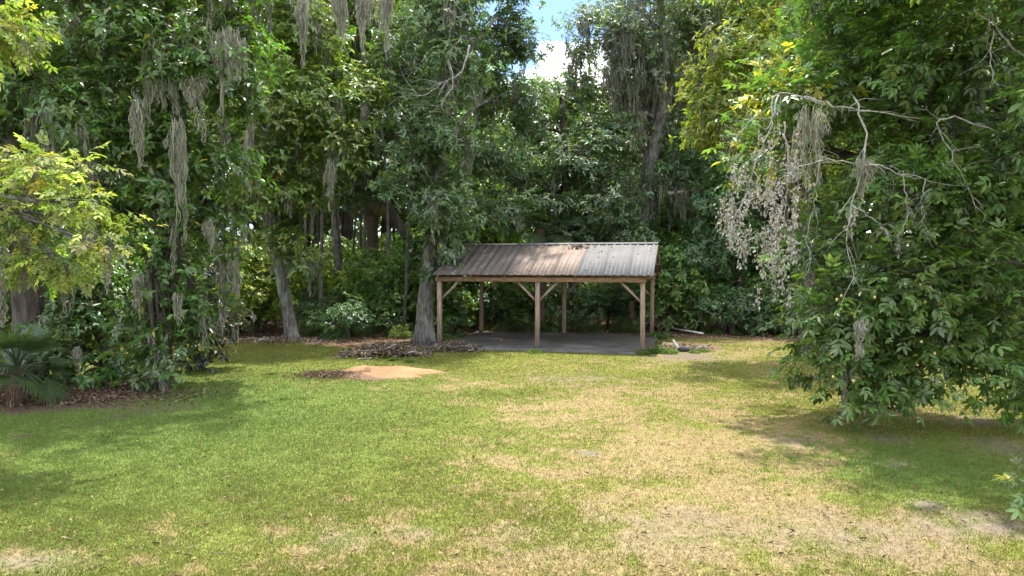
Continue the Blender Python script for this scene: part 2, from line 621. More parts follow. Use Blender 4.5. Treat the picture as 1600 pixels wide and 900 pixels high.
def rusty_mat():
    m, n, l = new_mat('stained_roof_sheet')
    out = n.new('ShaderNodeOutputMaterial')
    p = n.new('ShaderNodeBsdfPrincipled')
    p.inputs['Roughness'].default_value = 0.7
    tc = n.new('ShaderNodeTexCoord')

    def nz(scale, det=6, stretch=(1, 1, 1)):
        mp = n.new('ShaderNodeMapping')
        mp.inputs['Scale'].default_value = stretch
        l.new(tc.outputs['Object'], mp.inputs['Vector'])
        a = n.new('ShaderNodeTexNoise')
        a.inputs['Scale'].default_value = scale
        a.inputs['Detail'].default_value = det
        a.inputs['Roughness'].default_value = 0.65
        l.new(mp.outputs['Vector'], a.inputs['Vector'])
        return a.outputs['Fac']

    def ramp(src, a, b):
        r = n.new('ShaderNodeValToRGB')
        r.color_ramp.elements[0].position = a
        r.color_ramp.elements[1].position = b
        l.new(src, r.inputs['Fac'])
        return r.outputs['Color']

    def mix(f, c1, c2):
        m_ = n.new('ShaderNodeMixRGB')
        for sock, v in ((m_.inputs['Fac'], f), (m_.inputs['Color1'], c1), (m_.inputs['Color2'], c2)):
            if isinstance(v, tuple):
                sock.default_value = (*v, 1)
            elif isinstance(v, float):
                sock.default_value = v
            else:
                l.new(v, sock)
        return m_.outputs['Color']
    base = mix(ramp(nz(7), .35, .65), (0.132, 0.094, 0.072), (0.198, 0.150, 0.119))
    sep = n.new('ShaderNodeSeparateXYZ')
    l.new(tc.outputs['Object'], sep.inputs[0])
    # grime grows with the distance along the roof, towards the tree; Object x runs along the roof, y down the slope
    mr = n.new('ShaderNodeMapRange')
    mr.inputs['From Min'].default_value = 3.8
    mr.inputs['From Max'].default_value = 7.4
    l.new(sep.outputs['X'], mr.inputs['Value'])
    ad = n.new('ShaderNodeMath')
    ad.operation = 'MULTIPLY_ADD'
    l.new(nz(1.6, 8), ad.inputs[0])
    ad.inputs[1].default_value = 1.4
    l.new(mr.outputs['Result'], ad.inputs[2])
    grime = ramp(ad.outputs[0], 0.95, 1.5)
    c = mix(grime, base, (0.078, 0.062, 0.055))
    # chalky paint left between the grime at that end
    ad2 = n.new('ShaderNodeMath')
    ad2.operation = 'MULTIPLY_ADD'
    l.new(nz(3.2, 9, (1, .7, 1)), ad2.inputs[0])
    ad2.inputs[1].default_value = 1.0
    mr2 = n.new('ShaderNodeMapRange')
    mr2.inputs['From Min'].default_value = 4.0
    mr2.inputs['From Max'].default_value = 6.4
    mr2.inputs['To Max'].default_value = 0.22
    l.new(sep.outputs['X'], mr2.inputs['Value'])
    l.new(mr2.outputs['Result'], ad2.inputs[2])
    c = mix(ramp(ad2.outputs[0], 0.76, 0.86), c, (0.20, 0.195, 0.19))
    l.new(c, p.inputs['Base Color'])
    l.new(p.outputs[0], out.inputs['Surface'])
    return m


M_ROOF_OLD = rusty_mat()
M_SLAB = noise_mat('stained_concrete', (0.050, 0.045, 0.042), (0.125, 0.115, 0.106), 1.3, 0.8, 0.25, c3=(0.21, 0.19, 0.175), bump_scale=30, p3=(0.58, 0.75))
M_SCREW = noise_mat('rusted_screw', (0.03, 0.022, 0.02), (0.07, 0.05, 0.04), 20, 0.8, 0)

cp = thing('carport', 'open timber carport with brown and white ribbed metal roof', 'carport', ORG)
HB = 2.45
# posts
for (a, b) in [(0, 0), (SL / 2, 0), (SL, 0), (0, SD), (SL / 2, SD), (SL, SD)]:
    m = MB()
    lean = RNG.normal(0, 0.012, 2)
    p0 = S(a, b, -0.05)
    p1 = S(a, b, HB) + np.array([lean[0], lean[1], 0])
    m.bar(p0, p1, 0.155, 0.155, 0.012, up=U_)
    po = m.build('post', M_WOOD, cp)
    m = MB()
    m.box(S(a, b, 0.10), 0.175, 0.175, 0.05, np.stack([U_, W_, Z_], 1))
    m.build('bracket', M_SCREW, po)
# beams along the front and back
for b in (-0.095, SD + 0.095, 0.095):
    m = MB()
    m.bar(S(-0.12, b, HB + 0.02), S(SL + 0.12, b, HB + 0.02), 0.045, 0.15)
    m.build('beam', M_BEAM, cp)
m = MB()
m.bar(S(-0.12, SD - 0.095, HB + 0.02), S(SL + 0.12, SD - 0.095, HB + 0.02), 0.045, 0.15)
m.build('beam', M_BEAM, cp)
# knee braces
for b in (0, SD):
    for a, sgn in [(0, 1), (SL / 2, -1), (SL / 2, 1), (SL, -1)]:
        m = MB()
        m.bar(S(a + sgn * 0.06, b, HB - 0.72), S(a + sgn * 0.72, b, HB - 0.06), 0.05, 0.075)
        m.build('brace', M_WOOD, cp)
# roof frame
EZ, RZ, OF, OS = 2.63, 3.79, 0.32, 0.36
RIDGE_B = SD / 2
slope_v = S(0, RIDGE_B + OF, RZ - EZ)
slope_len = float(np.linalg.norm(slope_v))


def slope_pt(a, t, side, lift=0.0):
    """t 0 at the eave, 1 at the ridge."""
    b = (-OF + t * (RIDGE_B + OF)) if side == 0 else (SD + OF - t * (RIDGE_B + OF))
    return S(a, b, EZ + t * (RZ - EZ) + lift)


A0, A1 = -OS, SL + 0.14          # right and left ends of the roof
for a in np.linspace(A0 + 0.14, A1 - 0.12, 7):
    for side in (0, 1):
        m = MB()
        m.bar(slope_pt(a, 0.04, side, -0.115), slope_pt(a, 0.985, side, -0.115), 0.04, 0.12)
        m.build('rafter', M_BEAM, cp)
    m = MB()
    m.bar(S(a + 0.045, 0.0, HB + 0.16), S(a + 0.045, SD, HB + 0.16), 0.04, 0.11)
    m.build('tie_beam', M_BEAM, cp)
for side in (0, 1):
    for t in (0.05, 0.36, 0.67, 0.94):
        m = MB()
        m.bar(slope_pt(A0 + 0.03, t, side, -0.032), slope_pt(A1 - 0.03, t, side, -0.032), 0.075, 0.036)
        m.build('purlin', M_WOOD, cp)
# ribbed sheets: local x along the roof, y up the slope
NS = 9
SW = (A1 - A0) / NS


def sheet_mesh(name, lift):
    # profile across one sheet: three ribs
    prof = []
    rib = SW / 3
    for k in range(3):
        c0 = (k + 0.5) * rib
        prof += [(c0 - rib * .5 + (0.0 if k else -0.012), 0), (c0 - 0.05, 0), (c0 - 0.028, 0.024), (c0 + 0.028, 0.024), (c0 + 0.05, 0)]
    prof.append((SW + 0.012, 0))
    prof = np.array(prof)
    k = len(prof)
    rows = []
    for yv in (0.0, slope_len + 0.0):
        rows.append(np.column_stack([prof[:, 0], np.full(k, yv), prof[:, 1] + lift]))
    for yv in (0.0, slope_len):
        rows.append(np.column_stack([prof[:, 0], np.full(k, yv), prof[:, 1] + lift - 0.004]))
    V = np.vstack(rows)
    F = []
    for i in range(k - 1):
        F += [[i, i + 1, k + i + 1, k + i], [2 * k + i, 3 * k + i, 3 * k + i + 1, 2 * k + i + 1], [i, 2 * k + i, 2 * k + i + 1, i + 1], [k + i, k + i + 1, 3 * k + i + 1, 3 * k + i]]
    F += [[0, k, 3 * k, 2 * k], [k - 1, 3 * k - 1, 4 * k - 1, 2 * k - 1]]
    return V, F


for side in (0, 1):
    for i in range(NS):
        V, F = sheet_mesh('roof_sheet', 0.004 + (i % 2) * 0.006)
        V = V + np.array([i * SW, 0, 0])          # object space is shared along the roof so the staining runs on
        white = side == 0 and i < 3
        me = mesh_from('roof_sheet', V, [np.array(F)])
        o = link('roof_sheet', me, M_ROOF_NEW if white else M_ROOF_OLD, cp)
        o['label'] = 'clean pale grey roof sheet' if white else 'brown stained roof sheet'
        e = slope_pt(A0, 0, side)
        yv = unit(slope_pt(A0, 1, side) - e)
        zv = unit(np.cross(U_, yv)) * (1 if np.cross(U_, yv)[2] > 0 else -1)
        Mx = Matrix.Identity(4)
        for r in range(3):
            Mx[r][0], Mx[r][1], Mx[r][2], Mx[r][3] = U_[r], yv[r], zv[r], e[r]
        o.matrix_local = Mx
        if white:
            for q in range(5):
                ang = RNG.random() * 6.28
                m = MB()
                sx, sy = RNG.uniform(0.015, 0.032), RNG.uniform(0.02, 0.045)
                cx, cyy = i * SW + RNG.uniform(0.06, SW - 0.06), RNG.uniform(0.25, slope_len - 0.3)
                th = np.linspace(0, 6.283, 7)[:-1]
                rr = RNG.uniform(0.7, 1.2, 6)
                ring = np.column_stack([cx + sx * rr * np.cos(th), cyy + sy * rr * np.sin(th), np.full(6, 0.017)])
                top = np.column_stack([cx + sx * .7 * np.cos(th), cyy + sy * .7 * np.sin(th), np.full(6, 0.040)])
                m.add(np.vstack([ring, top]), [[[j, (j + 1) % 6, 6 + (j + 1) % 6, 6 + j] for j in range(6)], [list(range(6, 12))]])
                d = m.build('dark_spot', M_SCREW, o)
# ridge cap in three lengths
for (a, b, mt) in [(A0 - 0.01, A0 + 3 * SW, M_ROOF_NEW), (A0 + 3 * SW, A0 + 6.2 * SW, M_ROOF_NEW), (A0 + 6.2 * SW, A1 + 0.01, M_ROOF_OLD)]:
    m = MB()
    for side in (0, 1):
        q = [slope_pt(a, .945, side, 0.047), slope_pt(b - .005, .945, side, 0.047), slope_pt(b - .005, 1.0, side, 0.05), slope_pt(a, 1.0, side, 0.05)]
        q2 = [v - np.array([0, 0, .006]) for v in q]
        m.add(np.array(q + q2), [[[0, 1, 2, 3], [7, 6, 5, 4], [0, 4, 5, 1], [1, 5, 6, 2], [3, 2, 6, 7], [0, 3, 7, 4]]])
    m.build('ridge_cap', mt, cp)
# leaf drift lying on the stained sheets
m = MB()
n = 90
tt, aa = RNG.normal(0.86, .035, n), RNG.normal(A0 + 3.35 * SW, 0.22, n)
pts = np.array([slope_pt(a, min(t, .95), 0, 0.05) for a, t in zip(aa, tt)])
V, F, k = leaf_geo(pts, unit(RNG.normal(0, 1, (n, 3)) * [1, 1, .2]), unit(np.array([0, -.4, 1]) + RNG.normal(0, .2, (n, 3))), 0.12, 0.06)
m.add(V, F, np.repeat(np.array([.07, .05, .04]) * RNG.uniform(.6, 1.6, (n, 1)), k, 0))
tag(m.build('leaf_drift', M_DRYLEAF, None, kind='stuff'), 'small drift of dark dead leaves on the carport roof', 'leaves').location = ORG

# slab
m = MB()
fr = 0.62
q = [S(-0.05, -fr, 0), S(SL - 0.05, -fr, 0), S(SL + 0.1, SD + 0.25, 0), S(-0.3, SD + 0.25, 0)]
edge = []
for i in range(4):
    for t in np.linspace(0, 1, 24, endpoint=False):
        edge.append(q[i] * (1 - t) + q[(i + 1) % 4] * t)
edge = np.array(edge)
edge[:, :2] += RNG.normal(0, 0.02, (len(edge), 2))
ne = len(edge)
top = edge + [0, 0, 0.075]
inn = np.array([(edge.mean(0) * .004 + e * .996) for e in edge]) + [0, 0, 0.085]
m.add(np.vstack([edge - [0, 0, .1], top, inn]), [np.array([[i, (i + 1) % ne, ne + (i + 1) % ne, ne + i] for i in range(ne)] + [[ne + i, ne + (i + 1) % ne, 2 * ne + (i + 1) % ne, 2 * ne + i] for i in range(ne)])[:, ::-1],
                                            [list(range(2 * ne, 3 * ne))[::-1]]])
sl = m.build('concrete_slab', M_SLAB)
sl.location = ORG
tag(sl, 'dark stained concrete slab under the carport', 'slab')


# ------------------------------------------------------------------ tree builder
def moss_geo(mb, root, length, width, n, rng, col=(0.30, 0.295, 0.235), rw=0.011, bulge=0.35):
    """A shaggy hank: short curly strands set all along a few hanging cords."""
    root = np.asarray(root, float)
    n = int(n * 2.4)
    rw = rw * .62
    col = np.asarray(col) * np.array([.70, .71, .70])
    nc = max(4, int(5 + width * 12))
    cord_off = np.column_stack([rng.normal(0, .36, nc) * width, rng.normal(0, .12, nc) * width, rng.uniform(-(.12 + .7 * min(width / length, .6)), .05, nc) * length])
    cord_len = length * rng.uniform(.22, 1.0, nc) * (1 - np.minimum(np.abs(cord_off[:, 0]) / (width + 1e-6), .6) * .7)
    cord_len[0] = length
    cord_off[0] *= .2
    ci = rng.choice(nc, n, p=cord_len / cord_len.sum())
    t0 = rng.random(n) ** 1.1 * .93
    L0 = cord_len[ci]
    fat = width * .16 * np.interp(t0, [0, .12, .4, .75, 1], [.5, 1.0, .9, .55, .15])
    th = rng.random(n) * 6.283
    rr = np.sqrt(rng.random(n))
    sway = .05 * length * np.sin(t0 * 3 + ci * 1.7)[:, None] * np.array([.5, .3, 0])
    st = root + cord_off[ci] * (1 - .35 * t0)[:, None] + sway + np.column_stack([np.cos(th) * rr * fat, np.sin(th) * rr * fat, -t0 * L0])
    Ls = np.minimum(L0 * (1 - t0) + .04, (.16 + .22 * rng.random(n)) * np.maximum(length, .6) ** .7)
    K = 5
    ts = np.linspace(0, 1, K)
    ph = rng.random((n, 2)) * 6.28
    wv = rng.uniform(0.008, 0.035, (n, 2))
    cen = np.zeros((n, K, 3))
    for i, t in enumerate(ts):
        cen[:, i, 0] = wv[:, 0] * (np.sin(ph[:, 0] + t * 6) - np.sin(ph[:, 0]))
        cen[:, i, 1] = wv[:, 1] * (np.sin(ph[:, 1] + t * 5) - np.sin(ph[:, 1]))
        cen[:, i, 2] = -Ls * t
    cen += st[:, None, :]
    az = rng.random(n) * np.pi
    side = np.column_stack([np.cos(az), np.sin(az), np.zeros(n)])
    w = rw * np.array([.5, 1.0, 1.0, .7, .2])
    V = np.stack([cen - side[:, None, :] * w[None, :, None], cen + side[:, None, :] * w[None, :, None]], 2).reshape(n, K * 2, 3)
    b = np.arange(n)[:, None] * K * 2
    F = np.concatenate([b + np.array([2 * i, 2 * i + 1, 2 * i + 3, 2 * i + 2]) for i in range(K - 1)])
    c = np.asarray(col) * rng.uniform(0.6, 1.25, (n, 1)) * (1 + rng.normal(0, .05, (n, 3)))
    mb.add(V.reshape(-1, 3), [F], np.repeat(c, K * 2, 0))


def sample_lobe(n, c, r, rng, gap=0.42, fscale=None):
    """Points in an uneven ellipsoid, thicker towards its skin, with holes."""
    c, r = np.asarray(c, float), np.asarray(r, float)
    out = np.zeros((0, 3))
    fs = fscale or 1.1 / np.mean(r) * 1.6
    while len(out) < n:
        d = unit(rng.normal(0, 1, (n * 2, 3)))
        rad = rng.random(n * 2) ** 0.42
        rad = rad * (0.72 + 0.55 * noise3(d * 2.1 + c * .7 + 20))
        p = d * rad[:, None]
        p[:, 2] = np.where(p[:, 2] < 0, p[:, 2] * 0.85, p[:, 2])
        w = c + p * r
        keep = noise3(w * fs + 40) > gap * rng.uniform(.75, 1.15, len(w))
        out = np.vstack([out, w[keep]])
    return out[:n]


def lobe_px(x, y, d, rx, ry, rd):
    return (*P(x, y, d), rx * d / FPX, rd, ry * d / FPX)


def palette(n, base, rng, var=0.16, yellow=0.0, ycol=(0.30, 0.27, 0.03)):
    base = np.asarray(base)
    c = base * np.exp(rng.normal(0, var, (n, 1))) * np.exp(rng.normal(0, 0.07, (n, 3)))
    if yellow > 0:
        m = rng.random(n) < yellow
        c[m] = np.asarray(ycol) * np.exp(rng.normal(0, .25, (m.sum(), 1)))
    return c


def build_tree(name, label, cat, base, trunk, r0, lobes, leaf, bark=None, group=None, seed=0, moss=0, moss_len=(0.6, 1.6), flare=1.7,
               limb_from=0.3, twig=True, world=True, n_parts=0, moss_col=(0.30, 0.295, 0.235), r_top=0.06, stems=None, forward=True):
    """lobes: (cx,cy,cz,rx,ry,rz[,clusters]) in world metres (or local, world=False). leaf: dict."""
    rng = np.random.default_rng(seed + 100)
    bark = bark or M_BARK_GREY
    base = np.array([base[0], base[1], 0.0])
    root = thing(name, label, cat, base, 0, group)
    off = base if world else np.zeros(3)
    tp = np.array([np.asarray(t, float) - off for t in trunk])
    path = smooth_path(tp, max(14, len(tp) * 5))
    m_ = len(path)
    t = np.linspace(0, 1, m_)
    hgt = path[:, 2] - path[0, 2]
    rad = r0 * (1 - t) ** 0.75 + r_top
    flr = (flare - 1) * np.exp(-np.maximum(hgt, 0) / (r0 * 1.5))
    rad = rad * (1 + flr)
    path[0, 2] -= 0.12
    V, F = tube_geo(path, rad, 20, 0.16, seed)
    Vr = V.reshape(m_, 20, 3)
    butt = 1 + (np.cos(np.linspace(0, 2 * np.pi, 20, endpoint=False) * 5 + seed) * .28)[None, :] * flr[:, None]
    V = (path[:, None, :] + (Vr - path[:, None, :]) * butt[:, :, None]).reshape(-1, 3)
    MB().add(V, F).build('trunk', bark, root, smooth=True)
    if stems:
        for st in stems:
            sp = smooth_path(np.array([np.asarray(q, float) - off for q in st[0]]), 12)
            V, F = tube_geo(sp, np.linspace(st[1], st[1] * .35, 12), 8, 0.12, seed + 3)
            MB().add(V, F).build('stem', bark, root, smooth=True)
    twA, twB, twa, twb = [], [], [], []
    leafmb = MB()
    mossmb = MB()
    tips_all = []
    loose = []
    for li, lb in enumerate(lobes):
        c = np.array(lb[:3]) - off
        r = np.array(lb[3:6])
        vol = (r[0] * r[1] * r[2]) ** (1 / 3)
        nc = int(lb[6]) if len(lb) > 6 else int(leaf.get('density', 60) * vol ** 2)
        # limb
        hd = np.hypot(path[:, 0] - c[0], path[:, 1] - c[1])
        want = np.clip(c[2] - 0.55 * hd.min() - 0.3 * r[2], limb_from * path[-1, 2], path[-1, 2] * .98)
        ia = int(np.argmin(np.abs(path[:, 2] - want)))
        a = path[ia]
        e = c + rng.normal(0, .15, 3) * r
        mid = (a + e) / 2 + np.array([0, 0, 0.16 * np.linalg.norm(e - a)]) + rng.normal(0, .08, 3) * np.linalg.norm(e - a)
        lp = smooth_path([a, mid, e], 10)
        lr0 = min(rad[ia] * 0.62, 0.035 + 0.035 * np.linalg.norm(e - a) + 0.02 * vol)
        V, F = tube_geo(lp, np.linspace(lr0, 0.018, 10), 7, 0.1, seed + li)
        MB().add(V, F).build('limb', bark, root, smooth=True)
        # branches
        ns = int(np.clip(5 + 4 * vol, 6, 16))
        ends = sample_lobe(ns, c, r * .72, rng, 0.0)
        st = lp[rng.integers(4, 10, ns)]
        nodes = []
        for s0, e0 in zip(st, ends):
            mm = (s0 + e0) / 2 + rng.normal(0, .12, 3) * np.linalg.norm(e0 - s0) + [0, 0, .1 * np.linalg.norm(e0 - s0)]
            sp = smooth_path([s0, mm, e0], 5)
            rr = np.linspace(0.022 + .006 * vol, 0.009, 5)
            twA.append(sp[:-1]); twB.append(sp[1:]); twa.append(rr[:-1]); twb.append(rr[1:])
            nodes.append(sp[1:])
        nodes = np.vstack(nodes + [lp[4:]])
        cl = sample_lobe(nc, c, r, rng, leaf.get('gap', .42))
        d2 = ((cl[:, None, :] - nodes[None]) ** 2).sum(-1)
        nn = nodes[d2.argmin(1)]
        if twig:
            twA.append(nn); twB.append(cl); twa.append(np.full(nc, .008)); twb.append(np.full(nc, .003))
        # leaves
        per = leaf['per']
        spread = leaf['spread']
        n = nc * per
        idx = np.repeat(np.arange(nc), per)
        o3 = rng.normal(0, 1, (n, 3)) * np.array([1, 1, leaf.get('flat', .5)]) * spread
        ros = leaf.get('kind') is None
        if ros:            # leaves stand in whorls at the twig ends
            o3 = np.repeat(o3[::6], 6, 0)[:n]
        Pt = cl[idx] + o3
        outw = unit((Pt - c) / r)
        twd = unit(cl - nn + 1e-6)[idx]
        D = unit(unit(o3) * 0.8 + outw * 0.5 + twd * .5 + np.array([0, 0, -leaf.get('droop', .35)]) + rng.normal(0, .3, (n, 3)))
        N = unit(np.array([0, 0, 1.0]) + outw * .55 + rng.normal(0, .42, (n, 3)))
        if ros:
            ax = unit(np.array([0, 0, .75]) + outw * .7 + np.repeat(rng.normal(0, .35, (n, 3))[::6], 6, 0)[:n])
            u_ = unit(np.cross(ax, np.array([.3, .2, 1.0])))
            v_ = np.cross(ax, u_)
            az_ = np.arange(n) * 1.047 + rng.normal(0, .35, n)
            rad_ = u_ * np.cos(az_)[:, None] + v_ * np.sin(az_)[:, None]
            D = unit(rad_ + ax * rng.uniform(-.15, .6, (n, 1)) + np.array([0, 0, -leaf.get('droop', .3)]))
            N = unit(ax * .9 + np.array([0, 0, .3]) + rng.normal(0, .25, (n, 3)))
        Ln = leaf['len'] * rng.uniform(.5, 1.3, n)
        ccl = palette(nc, np.ones(3), rng, .17)
        yl = leaf.get('yellow', 0.0) * (lb[7] if len(lb) > 7 else 1.0)
        ycl = np.clip(yl * np.exp(rng.normal(0, 1.0, nc)), 0, .95)
        colr = palette(n, leaf['col'], rng, .2) * ccl[idx]
        ym = rng.random(n) < ycl[idx]
        colr[ym] = np.asarray(leaf.get('ycol', (.30, .26, .03))) * np.exp(rng.normal(0, .25, (ym.sum(), 1)))
        if leaf.get('kind') in ('hickory', 'pinnate'):
            lay = HICKORY if leaf['kind'] == 'hickory' else PINNATE
            if n_parts:
                loose.append((Pt, D, N, Ln, colr, lay))
            else:
                compound_geo(leafmb, Pt, D, N, Ln, colr, lay, leaf.get('wr', .36), leaf.get('fine', True))
        else:
            V, F, k = leaf_geo(Pt, D, N, Ln, Ln * leaf.get('wr', .45), .14, leaf.get('fine', False))
            leafmb.add(V, F, np.repeat(colr, k, 0))
        tips_all.append(cl)
    mat = leaf.get('mat', M_LEAF)
    if n_parts:
        Pt, D, N, Ln, colr = [np.concatenate([q[i] for q in loose]) for i in range(5)]
        lay = loose[0][5]
        wp = Pt + off
        sx = 800 + FPX * wp[:, 0] / wp[:, 1]
        sy = 413 - FPX * (wp[:, 2] - CAM_H) / wp[:, 1]
        ok = (sx > 10) & (sx < 1590) & (sy > 10) & (sy < 890)
        score = np.where(ok, wp[:, 1] - 2.0 * Ln, 1e9)
        # the nearest ones of each small patch of the crown's face
        key = (sx // 26).astype(int) * 1000 + (sy // 26).astype(int)
        order = np.argsort(score)
        _, first = np.unique(key[order], return_index=True)
        pick = order[first]
        pick = pick[score[pick] < 1e8]
        pick = pick[np.argsort(score[pick])][:n_parts]
        rest = np.ones(len(Pt), bool)
        rest[pick] = False
        compound_geo(leafmb, Pt[rest], D[rest], N[rest], Ln[rest], colr[rest], lay, leaf.get('wr', .36), leaf.get('fine', True))
        one = []
        for v in range(4):
            mb = MB()
            cc = colr[pick[v * 7 % len(pick)]][None]
            compound_geo(mb, np.zeros((1, 3)), np.array([[0, 1.0, 0]]), np.array([[0, 0, 1.0]]), np.array([1.0]), cc, lay, leaf.get('wr', .36), True)
            # the stalk was sized for a metre; slim it
            me = mesh_from('leaf', np.concatenate(mb.V), mb.F, np.concatenate(mb.C))
            me.materials.append(mat)
            one.append(me)
        for q, i in enumerate(pick):
            o = link('leaf', one[q % 4], None, root)
            d = unit(D[i]); s = unit(np.cross(d, N[i])); nn_ = np.cross(s, d)
            Mx = Matrix.Identity(4)
            for r_ in range(3):
                Mx[r_][0], Mx[r_][1], Mx[r_][2], Mx[r_][3] = s[r_] * Ln[i], d[r_] * Ln[i], nn_[r_] * Ln[i], Pt[i][r_]
            o.matrix_local = Mx
            f = rng.uniform(.8, 1.2)
            o.color = (f, f, f, 1)
    V, F = prisms(np.concatenate(twA), np.concatenate(twB), np.concatenate(twa), np.concatenate(twb))
    MB().add(V, F).build('twigs', bark, root, kind='stuff')
    co = leafmb.build('crown', mat, root, kind='stuff')
    tips = np.concatenate(tips_all)
    if moss:
        pk = tips[rng.choice(len(tips), moss, replace=False)]
        for q in pk:
            L_ = rng.uniform(*moss_len)
            moss_geo(mossmb, q, L_, L_ * rng.uniform(.14, .34) + .06, int(10 + L_ * 20), rng, moss_col, rw=0.009 + 0.0003 * (q[1] + off[1]))
        mossmb.build('moss', M_MOSS, root, kind='stuff')
    return root


def TP(pts, d):
    """Trunk path through photo pixels at distances d (number or list)."""
    ds = d if isinstance(d, (list, tuple)) else [d] * len(pts)
    return [P(x, y, q) for (x, y), q in zip(pts, ds)]


def LB(items):
    out = []
    for it in items:
        t = lobe_px(*it[:6])
        out.append(t + tuple(it[6:]))
    return out


# leaf kinds (real leaf reflectances)
LF_DARK = dict(len=.19, wr=.46, per=24, spread=.20, col=(.070, .125, .030), density=44, gap=.44, yellow=.01, mat=M_LEAF, flat=.5)
LF_MID = dict(len=.24, wr=.42, per=30, spread=.27, col=(.118, .168, .040), density=38, gap=.50, yellow=.02, mat=M_LEAF, flat=.5)
LF_BLUE = dict(len=.23, wr=.36, per=30, spread=.27, col=(.096, .146, .066), density=36, gap=.54, yellow=.008, mat=M_LEAF, flat=.5)
LF_OAK = dict(len=.20, wr=.38, per=24, spread=.28, col=(.105, .140, .075), density=34, gap=.55, yellow=.005, mat=M_LEAF, flat=.5)
LF_YG = dict(len=.20, wr=.36, per=30, spread=.24, col=(.160, .190, .046), density=42, gap=.47, yellow=.05, mat=M_LEAF_SOFT, flat=.5)
LF_HICK = dict(kind='hickory', len=.30, wr=.40, per=13, spread=.21, col=(.090, .150, .038), density=36, gap=.46, yellow=.003, mat=M_LEAF, flat=.75, droop=.2, ycol=(.36, .32, .05))
LF_LIME = dict(kind='pinnate', len=.25, wr=.42, per=6, spread=.15, col=(.185, .225, .052), density=90, gap=.42, yellow=.025, mat=M_LEAF_SOFT, flat=.5, droop=.8, ycol=(.36, .30, .05))

# ---- the large tree at right, hung with leaves to the grass
hick = build_tree('hickory_tree', 'large leafy tree at right with branches sweeping down to the lawn', 'tree', (10.9, 14.2),
                  [(10.9, 14.2, 0), (10.85, 14.1, 2.2), (10.5, 13.9, 5), (10.2, 13.6, 8), (10.0, 13.4, 11)], .34,
                  LB([(1345, 540, 12.7, 90, 62, 1.3), (1470, 525, 12.6, 110, 62, 1.5), (1300, 470, 12.9, 56, 58, 1.2), (1415, 440, 12.6, 130, 80, 1.6), (1545, 430, 12.4, 110, 110, 1.7),
                      (1345, 600, 12.4, 52, 40, .8), (1425, 575, 12.3, 70, 46, 1.0), (1560, 545, 12.4, 70, 50, 1.2), (1610, 590, 12.2, 46, 36, .9),
                      (1385, 130, 14.0, 120, 85, 1.8), (1500, 70, 12.8, 130, 100, 1.9), (1310, 60, 15.4, 100, 85, 1.8), (1545, 230, 12.6, 100, 90, 1.8), (1440, 310, 12.8, 130, 75, 1.5),
                      (1300, 370, 13.7, 62, 55, 1.2), (1335, 235, 14.2, 90, 55, 1.2, 40, 8), (1240, 150, 14.2, 62, 40, .9, 34, 40), (1195, 235, 14.0, 45, 28, .7, 16, 50),
                      (1420, -70, 13.2, 240, 90, 2.6), (1560, -140, 10.4, 220, 110, 2.6), (1800, -60, 10.5, 220, 150, 2.6), (1750, 330, 12.5, 130, 160, 2.4), (1760, 100, 9.6, 90, 110, 1.6)]),
                  LF_HICK, M_BARK_DARK, seed=1, moss=26, moss_len=(.35, 1.0), n_parts=300, moss_col=(.30, .28, .24), limb_from=.2)
for q in range(14):
    x, y = RNG.uniform(1290, 1590), RNG.uniform(430, 620)
    c = P(x, y, RNG.uniform(11.2, 11.8)) - np.array([10.9, 14.2, 0])
    th = np.linspace(0, np.pi, 6)
    ph = np.linspace(0, 2 * np.pi, 8, endpoint=False)
    V = np.array([[.022 * math.sin(a) * math.cos(b), .022 * math.sin(a) * math.sin(b), .027 * math.cos(a)] for a in th for b in ph]) + c
    F = [[i * 8 + j, i * 8 + (j + 1) % 8, (i + 1) * 8 + (j + 1) % 8, (i + 1) * 8 + j] for i in range(5) for j in range(8)]
    if q == 0:
        M_NUT = noise_mat('nut_husk', (.30, .24, .06), (.42, .33, .12), 20, .7, 0)
    MB().add(V, [F]).build('nut', M_NUT, hick, smooth=True)


def dead_branch(pts, d, r, parent, kids=6, seed=0, spread=.5):
    rng = np.random.default_rng(seed + 900)
    off = np.array(parent.location)
    p = smooth_path(np.array(TP(pts, d)) - off, 18)
    p += rng.normal(0, .016, p.shape)
    mb = MB()
    V, F = tube_geo(p, r * (np.linspace(1, .22, 18) + rng.normal(0, .05, 18)), 6, .2, seed)
    mb.add(V, F)
    for k in range(kids):
        i = rng.integers(4, 17)
        dr = unit(unit(p[min(i + 1, 17)] - p[i - 1]) + rng.normal(0, .7, 3))
        L_ = spread * rng.uniform(.4, 1.2)
        s = smooth_path([p[i], p[i] + dr * L_ * .5 + rng.normal(0, .05, 3), p[i] + dr * L_ + [0, 0, -.12 * L_]], 6)
        V, F = tube_geo(s, np.linspace(r * .35, r * .10, 6), 4)
        mb.add(V, F)
        for j in range(2):
            k0 = rng.integers(2, 6)
            e = s[k0] + unit(dr + rng.normal(0, .8, 3)) * L_ * .45
            V, F = prisms(s[k0][None], e[None], r * .16, r * .06)
            mb.add(V, F)
    return mb.build('dead_branch', M_DEADWOOD, parent, smooth=True)


